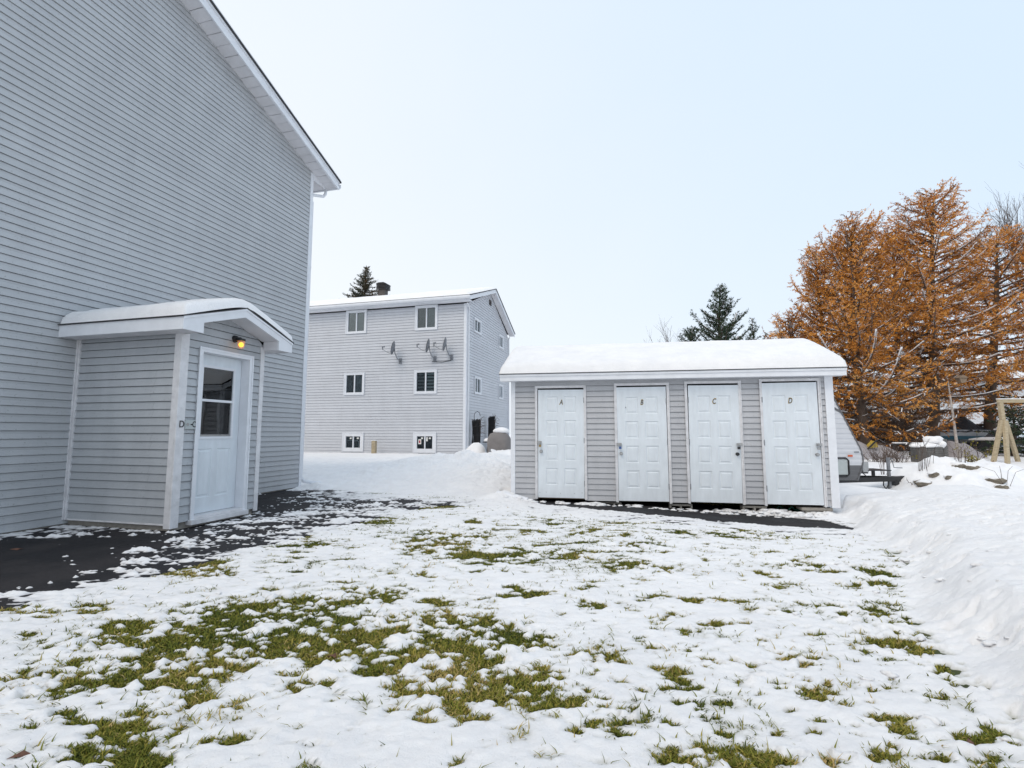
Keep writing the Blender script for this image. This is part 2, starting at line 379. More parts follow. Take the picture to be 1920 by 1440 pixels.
ASPH = [xy(Aw(-9, -.3)), xy(Aw(.35, -.3)), (-4.1, 11.2), (-3.0, 10.6), (-2.3, 9.9), (-1.0, 9.3), (-.1, 9.2), (.2, 9.9), xy(Sw(.2, .9)), xy(Sw(5.5, .9)), (5.3, 7.4), (4.55, 6.45), (3.48, 6.9), (2.6, 7.3), (1.53, 7.65), (.6, 8.3), (-.3, 8.75), (-1.4, 8.7), (-1.9, 7.6), (-2.3, 6.6), (-2.75, 5.6), (-3.1, 4.5), (-3.5, 3.75), (-4.3, 3.1), (-6, 2)]
def pxblob(u, v, ru, rv):
    x, y = onz(u, v); return (x, y, ru * y / F, rv * (y * y + .5) / (F * H))
GRASS = [pxblob(b[0], b[1], b[2] * (.82 if b[2] > 60 else 1.05), b[3] * (.82 if b[2] > 60 else 1.05)) + (s,) for *b, s in [
    (270, 1190, 120, 38, 1.3), (400, 1225, 100, 38, 1.3), (490, 1145, 95, 28, 1.1), (470, 1185, 110, 30, .9), (310, 1258, 90, 28, 1.1), (150, 1280, 80, 22, 1.), (40, 1290, 60, 22, 1.), (590, 1165, 60, 30, .8),
    (250, 1385, 90, 24, 1.), (190, 1430, 90, 20, 1.2), (330, 1330, 60, 14, .8), (700, 1118, 75, 16, .9), (760, 1175, 140, 32, .85), (640, 1215, 70, 32, .95), (850, 1195, 95, 34, 1.05), (850, 1250, 85, 36, 1.2),
    (840, 1310, 60, 22, .95), (960, 1195, 55, 18, .75), (990, 1280, 45, 28, 1.), (1060, 1322, 65, 10, 1.), (700, 1240, 90, 25, .75), (560, 1290, 70, 20, .5), (600, 1285, 30, 8, .9),
    (820, 1020, 60, 16, .65), (860, 1000, 80, 22, .45), (960, 1045, 60, 6, .9), (1060, 1040, 50, 8, .6), (1120, 1235, 34, 12, .95), (1190, 1025, 50, 8, .6), (1210, 1065, 60, 14, .45),
    (1340, 998, 40, 5, 1.1), (1440, 1000, 50, 6, .9), (1500, 1063, 50, 7, .6), (1640, 1070, 40, 12, .8), (1620, 1098, 50, 8, .8), (1640, 1140, 40, 7, .9), (1640, 1165, 60, 8, .8), (1670, 1190, 50, 10, 1.), (1700, 1215, 60, 9, 1.1),
    (1780, 1260, 40, 8, .8), (1280, 1425, 50, 12, 1.1), (1360, 1420, 40, 12, .9), (1430, 1422, 40, 8, 1.), (1550, 1430, 60, 9, .9), (1790, 1425, 80, 20, .7), (1530, 1300, 30, 8, .9), (1550, 1325, 30, 8, 1.), (1640, 1294, 30, 6, .9),
    (1500, 1240, 40, 6, .7), (1300, 1186, 25, 5, 1.), (1450, 1148, 30, 5, 1.), (1490, 1240, 30, 5, .8), (1830, 1295, 40, 9, .8), (1680, 1365, 40, 10, .8), (1880, 1370, 40, 14, .8), (1420, 1278, 30, 5, .9), (1180, 1345, 40, 12, .6),
    (410, 1080, 40, 5, .8), (600, 1020, 30, 6, .8), (520, 955, 25, 5, .6), (560, 1220, 40, 10, .6), (90, 1340, 40, 10, .5)]]
BARE = [pxblob(*b) + (s,) for *b, s in [
    (10, 1080, 110, 40, 1.5), (70, 1035, 100, 22, 1.3), (-60, 1060, 180, 54, 2.2), (215, 1015, 75, 9, 1.0), (515, 932, 50, 12, 2.), (555, 945, 50, 12, .9), (500, 960, 35, 9, 1.), (560, 980, 60, 10, .5), (460, 985, 60, 8, .7),
    (640, 955, 60, 14, .6), (720, 942, 70, 7, .62), (790, 950, 50, 6, .6), (380, 1062, 60, 14, .5), (430, 1020, 110, 16, .38), (300, 1070, 80, 10, .45), (500, 1000, 90, 12, .5), (230, 1062, 90, 12, .5), (140, 1140, 90, 12, .45), (700, 975, 60, 9, .45), (330, 1005, 70, 7, .8)]]
STRIP = [onz(u, v, -.15) for u, v in [(945, 938), (1000, 938), (1040, 938), (1150, 948), (1250, 953), (1350, 960), (1450, 966), (1540, 974), (1600, 993), (1440, 987), (1300, 977), (1150, 968), (1020, 956), (990, 948), (945, 946)]]
SFRONT = [xy(Sw(0, -.02)), xy(Sw(5.7, -.02))]
def thick(x, y):
    """snow depth above the ground (negative = melted away)"""
    rg = -np.abs(fbm(x * 4.2 + y, y * 5.0, 95, 4, .6)) + .1
    far = np.maximum(ss(9.6, 11.5, y + .28 * x), 0)
    t = .0165 + .012 * fbm(x * 1.3, y * 1.3, 3, 4)
    wy = 1 - ss(8, 11, y)
    n = fbm(x * 5.5, y * 8, 11, 5, .62)
    lump = fbm(x * 2.2, y * 2.2, 21, 3)
    edge = (.022 * n + .008 * vn(x * 30, y * 38, 5) + .012 * fbm(x * 15, y * 20, 6, 3))
    # small melted tufts all over the yard
    big = fbm(x * .7, y * .7, 33, 2)
    sc = ss(.10, .30, fbm(x * 3.6, y * 6.5, 31, 4, .65) + .25 * big) * .042
    dens = ss(-.2, .3, fbm(x * .8, y * .8, 43, 3) + .05 * x) 
    sc2 = ss(.13, .28, fbm(x * 9, y * 16, 41, 3, .65)) * .032 * (.25 + .75 * dens)
    gr = 0
    for cx, cy, ax, ay, s in GRASS: gr = gr + s * np.exp(-np.clip(((x - cx) / ax) ** 2 + ((y - cy) / ay) ** 2, 0, 30) * .9)
    ba = 0
    for cx, cy, ax, ay, s in BARE: ba = ba + s * np.exp(-np.clip(((x - cx) / ax) ** 2 + ((y - cy) / ay) ** 2, 0, 30) * .9)
    yard = t + edge - (sc + sc2) * wy
    n2 = fbm(x * 13, y * 19, 13, 4, .65); n3 = vn(x * 40, y * 50, 14); nb = fbm(x * 3.3, y * 7.5, 15, 5, .62); nc = vn(x * 19, y * 34, 16)
    g1 = np.minimum(gr, 1.0); b1 = np.minimum(ba, 2.4); gm = np.minimum(g1 * 1.8, 1)
    b1 = np.minimum(b1, 1.7); yard = yard + .035 * np.minimum(rg, .02) * (1 - np.minimum(gr + ba, 1)) + .010 * lump - .018 * g1 + gm * (.07 * n2 + .02 * n3 + .034 * vn(x * 20, y * 29, 18) + .055 * n) - .034 * b1 + np.minimum(b1 * 1.5, 1) * (.12 * nb + .05 * nc + .02 * n3)
    # swept asphalt strip in front of the shed
    ds = sdf(x, y, STRIP); yard = yard - .12 * ss(-.05, .05, ds + .05 + .06 * n)
    # fluffy clods left at the shed's foot
    df = segdist(x, y, SFRONT, False)
    yard = yard + (1 - ss(.05, .28, df)) * (.02 + .13 * np.maximum(vn(x * 5, y * 6, 61) + .5 * vn(x * 13, y * 15, 62), -.1)) * ss(-.38, -.2, -df)
    # field beyond the yard
    fld = .15 + .05 * fbm(x * .5, y * .5, 71, 4) + .02 * fbm(x * 4, y * 4, 73, 3)
    out = yard * (1 - far) + fld * far
    out = out + ss(10, 11.5, y) * (1 - ss(17, 20, y)) * (1 - ss(-.5, 1.5, x)) * (.16 * np.abs(fbm(x * 2.4, y * 1.6, 74, 4, .6)) + .03 * fbm(x * 9, y * 7, 75, 3) - .03)
    # ploughed bank on the right
    d = sdf(x, y, bankpoly); dt_ = segdist(x, y, TOE, False); d = np.where(d > 0, dt_, -dt_); d = d + .22 * fbm(x * 1.4, y * 1.4, 81, 3) + .05 * vn(x * 7, y * 7, 82)
    k = np.abs(fbm(x * 2.6, y * 2.6, 85, 4, .55))
    bank = .24 * ss(0, .5, d) + .2 * ss(.3, 1.6, d) - .36 * ss(1.9, 3.4, d) + ss(.1, .6, d) * (1 - ss(2., 4.5, d)) * (.13 * fbm(x * 1.1, y * 1.1, 83, 3) - .02 * k + .03)
    bank = bank * (1 - ss(8.3, 10.4, y))
    out = out + bank * ss(-.02, .02, d)
    # piled mound between the two grey buildings and lumps
    for cx, cy, rx, ry, h in [(-1.4, 15.4, 2.3, 1.3, .42), (-.3, 12.6, 1.1, 1.3, .28), (-3.0, 13.6, 2.2, .9, .16), (.1, 18.8, 1.8, 1.2, .25), (-.2, 9.65, .35, .2, .12),
                              (11.1, 13.4, .75, .8, .62), (12.5, 13.3, .7, .8, .56), (11.4, 12.4, .9, .7, .16), (13.3, 13.2, .5, .7, .2), (11.0, 12.3, .3, .3, .16), (11.9, 12.4, .35, .3, .18), (12.7, 12.2, .3, .3, .15), (11.7, 13.6, .35, .4, .2), (13.6, 12.4, .35, .3, .16), (10.6, 13.9, .4, .4, .15), (7.6, 11.6, .9, .45, .14), (9.6, 13.3, 1.1, 1.2, -.19), (-4.35, 11.35, .3, .22, .12), (-.4, 22.9, .4, .4, .35)]:
        q = np.exp(-(((x - cx) / rx) ** 2 + ((y - cy) / ry) ** 2))
        out = out + h * q * (1 + .9 * fbm(x * 2.2, y * 2.2, 91, 5, .6))
    for pl, dep in ((polyA, .0), (polyP, 0), (polyS, .0), (polyB, 0)):
        b = sdf(x, y, pl); out = np.where(b > 0, -.12, out)
        if pl is polyB: out = np.where((b < 0) & (b > -.2), out * .35, out)
    return out
def grid_mesh(name, xs, ys, zf, m, keep=None, smooth=True):
    X, Y = np.meshgrid(xs, ys); Z = zf(X, Y); nx, ny = len(xs), len(ys)
    co_ = np.stack([X, Y, Z], -1).reshape(-1, 3).astype(np.float32)
    i = (np.arange(ny - 1)[:, None] * nx + np.arange(nx - 1)[None, :]).ravel()
    q = np.stack([i, i + 1, i + nx + 1, i + nx], 1)
    if keep is not None:
        kz = keep(X, Y, Z).ravel(); q = q[kz[q].any(1)]
        used = np.unique(q); mp = np.zeros(len(co_), np.int64); mp[used] = np.arange(len(used)); q = mp[q]; co_ = co_[used]
    me = bpy.data.meshes.new(name); me.vertices.add(len(co_)); me.vertices.foreach_set('co', co_.ravel())
    me.loops.add(q.size); me.loops.foreach_set('vertex_index', q.ravel().astype(np.int32))
    me.polygons.add(len(q)); me.polygons.foreach_set('loop_start', np.arange(0, q.size, 4, dtype=np.int32)); me.polygons.foreach_set('loop_total', np.full(len(q), 4, np.int32))
    me.polygons.foreach_set('use_smooth', np.full(len(q), smooth)); me.materials.append(m); me.update(); me.validate()
    o = bpy.data.objects.new(name, me); COL.objects.link(o); o['kind'] = 'structure'; return o
def grow(a, b, d0, d1):
    r = [a]; n = 0
    while (r[-1] < b if b > a else r[-1] > b):
        f = abs((r[-1] - a) / (b - a)); st = d0 * (d1 / d0) ** f; r.append(r[-1] + (st if b > a else -st))
    return r
xs = grow(-4.2, -8, .016, .06)[:0:-1] + list(np.arange(-4.2, 4.2, .016)) + grow(4.2, 15, .016, .09)
xs = grow(-8.1, -160, .4, 14)[::-1] + xs + grow(15.1, 220, .3, 14)
ys = grow(-60, 0, 8, .5) + grow(.6, 1.5, .1, .02) + grow(1.52, 10, .011, .04) + grow(10.05, 24, .045, .14) + grow(24.2, 420, .3, 25)
ys = sorted(set(ys)); xs = sorted(set(xs))
xs = np.array(xs); ys = np.array(ys)
TH = {}
def snowz(X, Y):
    t = thick(X, Y); w_ = np.clip(1 - t / .014, 0, 1) ** 1.3; a_ = sdf(X, Y, ASPH); TH['wet'] = w_ * np.where(a_ > 0, .8, .62); TH['turf'] = 1 - ss(-.06, .06, a_); return G(X, Y) + t
snow = grid_mesh('snow', xs, ys, snowz, M['snow'])
for nm in ('wet', 'turf'):
    at_ = snow.data.attributes.new(nm, 'FLOAT', 'POINT'); at_.data.foreach_set('value', TH[nm].ravel().astype(np.float32))
TH.clear()
gx = np.array(grow(-9, -170, .5, 15)[::-1] + list(np.arange(-8.9, 15, .12)) + grow(15.1, 230, .5, 15)); gy = np.array(grow(-70, 0, 8, .5) + list(np.arange(.6, 16, .12)) + grow(16.1, 430, .4, 25))
ground = grid_mesh('ground', gx, gy, G, M['soil'])
apx = np.arange(-10, 6, .045); apy = np.arange(1.2, 12, .045)
def aspz(X, Y):
    d = sdf(X, Y, ASPH) + .12 * fbm(X * 2, Y * 2, 5, 3); return G(X, Y) + .005 - .03 * ss(.01, -.05, d) if False else G(X, Y) + np.where(d > 0, .005, np.maximum(-.03, d * .5))
path = grid_mesh('path', apx, apy, aspz, M['asphalt'], keep=lambda X, Y, Z: Z > G(X, Y) - .028)
def surf(x, y):
    x = np.array([x]); y = np.array([y]); return float((G(x, y) + np.maximum(thick(x, y), 0))[0])
def hit(u, v, y0=4., y1=32.):
    r = ray(u, v); Y = np.arange(y0, y1, .02); X = r[0] / r[1] * Y; Z = H + r[2] / r[1] * Y
    s_ = G(X, Y) + np.maximum(thick(X, Y), 0); k = np.argmax(Z < s_); return float(X[k]), float(Y[k])
# ------------------------------------------------------------------ grass
def make_grass():
    rs = np.random.RandomState(5)
    n = 1300000
    # candidates thinning out with distance
    y = 1.5 + 9 * rs.rand(n) ** 1.9; x = (rs.rand(n) * 2 - 1) * (1.12 * y + .3)
    t = thick(x, y); lawn = sdf(x, y, ASPH) + .12 * fbm(x * 2, y * 2, 5, 3) < -.02
    wl = sdf(x, y, polyA) < -.02
    expo = (t < .003)
    thin = (t < .013) & (rs.rand(n) < .16 * np.clip(1 - t / .013, 0, 1) + .02)
    lone = (t < .06) & (rs.rand(n) < .0012)
    ok = (lawn & wl) & (expo | thin | lone) & (sdf(x, y, bankpoly) < -.05)
    x, y, t, expo = x[ok], y[ok], t[ok], expo[ok]; k = len(x)
    if k > 240000: sel = rs.permutation(k)[:240000]; x, y, t, expo = x[sel], y[sel], t[sel], expo[sel]; k = 240000
    z = G(x, y) - .004
    hgt = np.where(expo, .008 + .013 * rs.rand(k), np.maximum(t, 0) + .006 + .028 * rs.rand(k) ** 2)
    hgt = hgt + .02 * (rs.rand(k) < .02)
    wd = .0016 + .0014 * rs.rand(k) + .00035 * y
    az = rs.rand(k) * 6.283; lean = hgt * (.5 + 1.3 * rs.rand(k)); fa = az + 1.57 + rs.randn(k) * .5
    dx, dy = np.cos(az) * wd, np.sin(az) * wd; lx, ly = np.cos(fa) * lean, np.sin(fa) * lean
    V = np.empty((k, 5, 3), np.float32)
    V[:, 0] = np.stack([x - dx, y - dy, z], 1); V[:, 1] = np.stack([x + dx, y + dy, z], 1)
    V[:, 2] = np.stack([x + dx * .8 + lx * .35, y + dy * .8 + ly * .35, z + hgt * .62], 1); V[:, 3] = np.stack([x - dx * .8 + lx * .35, y - dy * .8 + ly * .35, z + hgt * .62], 1)
    V[:, 4] = np.stack([x + lx, y + ly, z + hgt], 1)
    b = np.arange(k)[:, None] * 5
    lo = np.concatenate([b + np.array([[0, 1, 2, 3]]), b + np.array([[3, 2, 4]])], 1).ravel().astype(np.int32)
    me = bpy.data.meshes.new('grass'); me.vertices.add(k * 5); me.vertices.foreach_set('co', V.ravel())
    me.loops.add(k * 7); me.loops.foreach_set('vertex_index', lo)
    st = (np.arange(k)[:, None] * 7 + np.array([[0, 4]])).ravel().astype(np.int32)
    me.polygons.add(k * 2); me.polygons.foreach_set('loop_start', st); me.polygons.foreach_set('loop_total', np.tile(np.array([4, 3], np.int32), k))
    tint = np.clip(.42 + .5 * fbm(x * 2.5, y * 2.5, 55, 3) * 1.6 + .22 * rs.randn(k), 0, 1)
    at = me.attributes.new('tint', 'FLOAT', 'POINT'); at.data.foreach_set('value', np.repeat(tint, 5).astype(np.float32))
    me.materials.append(M['grass']); me.update(); me.validate()
    o = bpy.data.objects.new('grass', me); COL.objects.link(o); o['kind'] = 'stuff'
    tag(o, 'short green and brown grass blades poking through the thin melting snow', 'grass')
make_grass()
# fallen leaves
def leaf(u, v, size, seed):
    x, y = onz(u, v); z = surf(x, y) + .006; rnd = random.Random(seed); mb = MB(); a = rnd.uniform(0, 6.3)
    pts = []
    for k in range(9):
        t = 2 * math.pi * k / 9; r = size * (1 + .35 * math.sin(3 * t + seed)) * (1.5 if k in (0,) else 1)
        pts.append((x + math.cos(t + a) * r, y + math.sin(t + a) * r * .8, z + .008 * math.sin(2 * t + seed)))
    c = (x, y, z + .012)
    for k in range(9): mb.face(c, pts[k], pts[(k + 1) % 9])
    return mb
M['leafb'] = plain('dead_leaf', (.12, .055, .035), .8, .25, 40)
for u, v, sz, lab in [(38, 1424, .028, 'dead brown leaf on the snow in the lower left corner'), (626, 1232, .03, 'small reddish leaf lying in the broad central grass patch'),
                      (1818, 1402, .026, 'curled brown leaf on the snow in the lower right'), (34, 1031, .045, 'brown leaf lying on the bare asphalt by the left building wall')]:
    tag(leaf(u, v, sz, u).build('fallen_leaf', M['leafb']), lab, 'leaf', 'fallen leaves')
# ------------------------------------------------------------------ building A (left)
bA = root('apartment_building', A0, 75, 'tall grey vinyl sided gable wall filling the left side, with snowy entrance porch', 'building')
XC, SL = -4.6, .34
zt = lambda s: 7.53 - SL * s if s > XC else 7.53 - SL * (2 * XC - s)
mb = MB()
xr = lambda z: 0 if z < 7.51 else min(0, (7.51 - z) / SL)
xl = lambda z: -9.2 if z < 7.51 else max(-9.2, -9.2 + (z - 7.51) / SL)
siding(mb, xl, xr, .03, 9.05, .1042)
mb.build('wall', M['sidA'], bA)
mb = MB(); mb.xf = rotz(90)
siding(mb, 0.012, 14, .03, 7.46, .1042); mb.build('wall', M['sidA'], bA)
MB().box(-9.15, -.02, .01, 13.9, -.15, .03).build('foundation', M['concrete'], bA)
MB().box(-.07, .018, -.022, -.001, .03, 7.5).build('corner_trim', M['white'], bA)
# soffit planks under the sloped rake, fascia, roof
def slope_prism(mb, s0, s1, t0, t1, y0, y1, slope=SL, base=7.53):
    mb.prism([(s0, base - slope * s0 + t0), (s1, base - slope * s1 + t0), (s1, base - slope * s1 + t1), (s0, base - slope * s0 + t1)], y0, y1)
mb = MB(); s = .5; k = 0
while s > XC + .2:
    j = .006 * (k % 2); slope_prism(mb, s - .193, s - .004, -.02 - j, .004, -.345, .02); s -= .2; k += 1
for k in range(60): mb.box(.02, .5, .02 + k * .2, .217 + k * .2, 7.34, 7.362)
mb.build('soffit', M['soffit'], bA)
mb = MB(); slope_prism(mb, XC, .52, -.05, .15, -.375, -.347); slope_prism(mb, XC, .53, .11, .165, -.392, -.376)
slope_prism(mb, -1.9, .53, -.045, .02, -.39, -.376)
mb.box(.5, .53, -.375, 13, 7.315, 7.49); mb.prism([(.0, 7.345), (.49, 7.345), (.49, 7.357), (0, 7.524)], -.03, -.001); mb.build('fascia', M['white'], bA)
mb = MB(); slope_prism(mb, XC, .57, .155, .19, -.42, 14)
mb.prism([(XC, 7.53 - SL * XC + .155), (XC, 7.53 - SL * XC + .19), (-9.8, 7.53 - SL * .6 + .19), (-9.8, 7.53 - SL * .6 + .155)], -.42, 14)
rA = mb.build('roof', M['shingle'], bA)
mb = MB()
slope_prism(mb, XC, .55, .192, .225, -.41, 13.9); mb.build('snow_layer', M['snow'], rA)
mb = MB(); mb.prism([(.535, 7.47), (.535, 7.35), (.58, 7.35), (.61, 7.40), (.61, 7.47), (.60, 7.47), (.575, 7.362), (.547, 7.362), (.547, 7.47)], -.38, 13); mb.build('gutter', M['white'], bA)
mb = MB()
def spout(mb, pts, w=.075, h=.055):
    for p, q in zip(pts, pts[1:]): mb.bar(p, q, w, h)
mb.tube([(.56, .02, 7.36), (.56, .03, 7.26), (.51, .05, 7.18), (.3, .06, 7.10), (.13, .06, 7.04), (.075, .06, 6.96), (.075, .06, 6.7)], .036, 10)
mb.box(.035, .115, .02, .085, .32, 6.85); mb.tube([(.075, .055, .36), (.08, .05, .24), (.14, -.0, .14), (.34, -.1, .09), (.5, -.16, .075)], .042, 10)
for z in (1.2, 3.1, 5.2): mb.box(.03, .12, .015, .09, z, z + .03)
mb.build('downspout', M['white'], bA, bevel=.006)
# porch: front plane y=-1.81, s from -4.78 to -3.36
PX0, PX1, PY = -4.78, -3.36, -1.81
DX0, DX1, DZ0, DZ1 = PX0 + .315, PX0 + 1.145, .15, 2.36
mb = MB(); mb.xf = Matrix.Translation((0, PY, 0))
siding(mb, lambda z: PX0 if z < 2.67 else PX0 + (z - 2.67) / .34, lambda z: PX1 if z < 2.67 else PX1 - (z - 2.67) / .34, .1, 2.92, .1042, [(DX0 - .03, DX1 + .03, -1, DZ1 + .03)])
mb.xf = Matrix.Translation((PX0, 0, 0)) @ rotz(-90)
siding(mb, 0, -PY, .1, 2.6, .1042)
mb.xf = Matrix.Translation((PX1, 0, 0)) @ rotz(90)
siding(mb, PY, 0, .1, 2.6, .1042)
mb.build('porch_wall', M['sidP'], bA)
MB().box(PX0 + .03, PX1 - .03, PY + .03, 0, -.15, .1).build('porch_foundation', M['concrete'], bA)
mb = MB()
mb.box(PX0 - .03, PX0 + .09, PY - .026, PY - .001, .04, 2.585); mb.box(PX0 - .03, PX0 - .001, PY, PY + .085, .04, 2.585)
mb.box(PX1 - .055, PX1 + .025, PY - .024, PY - .001, .06, 2.6)
mb.box(PX0 - .03, PX0 - .001, -.045, -.001, .08, 2.6); mb.box(PX0 - .05, PX0 - .031, -.02, -.001, .08, 2.6)
mb.box(PX0 - .018, PX0 - .001, PY + .09, -.05, .075, .1)
mb.build('porch_corner_trim', M['oldwhite'], bA, bevel=.004)
# door frame
mb = MB(); w = .055
mb.box(DX0 - w, DX0, PY - .028, PY + .16, .1, DZ1 + w); mb.box(DX1, DX1 + w, PY - .028, PY + .16, .1, DZ1 + w); mb.box(DX0, DX1, PY - .026, PY + .16, DZ1, DZ1 + w - .002)
mb.box(DX0 - w - .012, DX0 - w + .01, PY - .04, PY - .0285, .1, DZ1 + w + .01); mb.box(DX1 + w - .01, DX1 + w + .012, PY - .04, PY - .0285, .1, DZ1 + w + .01); mb.box(DX0 - w + .012, DX1 + w - .012, PY - .038, PY - .0265, DZ1 + w - .02, DZ1 + w + .008)
mb.build('door_frame', M['white'], bA, bevel=.003)
MB().box(DX0 - w - .02, DX1 + w + .02, PY - .07, PY + .15, .045, .11).box(DX0, DX1, PY - .03, PY + .14, .1105, .145).build('door_sill', M['oldwhite'], bA, bevel=.004)
def panel_door(mb, x0, x1, z0, z1, y, th, panels, hole=None):
    """slab facing -y with embossed panels; panels = (x0,x1,z0,z1)"""
    xb = sorted({x0, x1} | {p[0] for p in panels} | {p[1] for p in panels} | ({hole[0], hole[1]} if hole else set()))
    zb = sorted({z0, z1} | {p[2] for p in panels} | {p[3] for p in panels} | ({hole[2], hole[3]} if hole else set()))
    for a, b in zip(xb, xb[1:]):
        for c, d in zip(zb, zb[1:]):
            mx_, mz = (a + b) / 2, (c + d) / 2
            if hole and hole[0] < mx_ < hole[1] and hole[2] < mz < hole[3]: continue
            if any(p[0] < mx_ < p[1] and p[2] < mz < p[3] for p in panels): continue
            mb.face((a, y, c), (b, y, c), (b, y, d), (a, y, d))
    for p in panels:
        rings = [(0, 0), (.010, .009), (.024, .009), (.045, .001)]
        for (i0, d0), (i1, d1) in zip(rings, rings[1:]):
            o = [(p[0] + i0, y + d0, p[2] + i0), (p[1] - i0, y + d0, p[2] + i0), (p[1] - i0, y + d0, p[3] - i0), (p[0] + i0, y + d0, p[3] - i0)]
            n = [(p[0] + i1, y + d1, p[2] + i1), (p[1] - i1, y + d1, p[2] + i1), (p[1] - i1, y + d1, p[3] - i1), (p[0] + i1, y + d1, p[3] - i1)]
            for k in range(4): mb.face(o[k], o[(k + 1) % 4], n[(k + 1) % 4], n[k])
        mb.face(*n)
    mb.face((x0, y, z0), (x0, y, z1), (x0, y + th, z1), (x0, y + th, z0)); mb.face((x1, y, z0), (x1, y + th, z0), (x1, y + th, z1), (x1, y, z1))
    mb.face((x0, y, z1), (x1, y, z1), (x1, y + th, z1), (x0, y + th, z1)); mb.face((x0, y, z0), (x0, y + th, z0), (x1, y + th, z0), (x1, y, z0))
    if not hole: mb.face((x0, y + th, z0), (x0, y + th, z1), (x1, y + th, z1), (x1, y + th, z0))
dy = PY + .125; gx0, gx1, gz0, gz1 = DX0 + .15, DX1 - .15, 1.2, 2.17
mb = MB(); panel_door(mb, DX0 + .004, DX1 - .004, DZ0, DZ1 - .004, dy, .04, [(DX0 + .13, DX0 + .37, .36, 1.03), (DX1 - .37, DX1 - .13, .36, 1.03)], (gx0, gx1, gz0, gz1))
dr = mb.build('door', M['door'], bA)
mb = MB(); f_ = .035
mb.box(gx0 - f_, gx0, dy - .014, dy + .03, gz0 - f_, gz1 + f_).box(gx1, gx1 + f_, dy - .014, dy + .03, gz0 - f_, gz1 + f_).box(gx0, gx1, dy - .013, dy + .03, gz1, gz1 + f_).box(gx0, gx1, dy - .013, dy + .03, gz0 - f_, gz0).box(gx0, gx1, dy - .012, dy + .02, 1.69, 1.725)
mb.build('window_frame', M['white'], dr, bevel=.003)
MB().box(gx0 + .001, gx1 - .001, dy + .008, dy + .012, 1.726, gz1 - .001).build('window_pane', M['doorglass'], dr)
MB().box(gx0 + .03, gx1 - .001, dy + .022, dy + .026, gz0 + .03, 1.689).build('window_pane', M['doorglass'], dr)
MB().mat(M['steel']).box(gx0 + .001, gx0 + .018, dy + .01, dy + .03, gz0 + .001, 1.69).box(gx1 - .018, gx1 - .002, dy + .006, dy + .02, gz0 + .03, 1.69).box(gx0 + .018, gx1 - .001, dy + .004, dy + .03, gz0 + .001, gz0 + .028).build('sash_rail', None, dr)
# inside of the vestibule: dark room with pale wall edge and curtain seen through the glass
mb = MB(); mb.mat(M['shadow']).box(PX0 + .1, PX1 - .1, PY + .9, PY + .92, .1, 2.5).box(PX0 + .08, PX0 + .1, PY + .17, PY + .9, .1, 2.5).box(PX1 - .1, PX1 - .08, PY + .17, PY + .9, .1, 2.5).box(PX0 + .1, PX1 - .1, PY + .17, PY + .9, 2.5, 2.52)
mb.mat(M['curtain_grey']).box(PX0 + .12, PX1 - .12, PY + .86, PY + .88, 1.0, 1.9)
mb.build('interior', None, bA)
# porch roof
EX0, EX1, FY, EZ = -5.06, -3.08, -2.13, 2.70; PC = (EX0 + EX1) / 2; AZ = 3.03; ps = (AZ - EZ) / (PC - EX0)
mb = MB()
mb.prism([(EX0, EZ - .16), (EX0 + .30, EZ - .16), (EX0 + .30, EZ + ps * .3 - .12), (PC, AZ - .125), (EX1 - .30, EZ + ps * .3 - .12), (EX1 - .30, EZ - .16), (EX1, EZ - .16), (EX1, EZ), (PC, AZ), (EX0, EZ)], FY, FY + .025)
mb.box(EX0, EX0 + .022, FY + .025, -.005, EZ - .16, EZ); mb.box(EX1 - .022, EX1, FY + .025, -.005, EZ - .16, EZ)
mb.prism([(EX0 - .006, EZ - .035), (PC, AZ - .03), (EX1 + .006, EZ - .035), (EX1 + .006, EZ + .002), (PC, AZ + .003), (EX0 - .006, EZ + .002)], FY - .012, FY)
mb.build('porch_fascia', M['white'], bA, bevel=.002)
mb = MB()
for k in range(10):
    a = FY + .026 + k * .21; b = min(a + .207, -.01)
    if a < b: mb.box(EX0 + .023, PX0 - .031, a, b, EZ - .155 - .002 * (k % 2), EZ - .145); mb.box(PX1 + .026, EX1 - .023, a, b, EZ - .155 - .002 * (k % 2), EZ - .145)
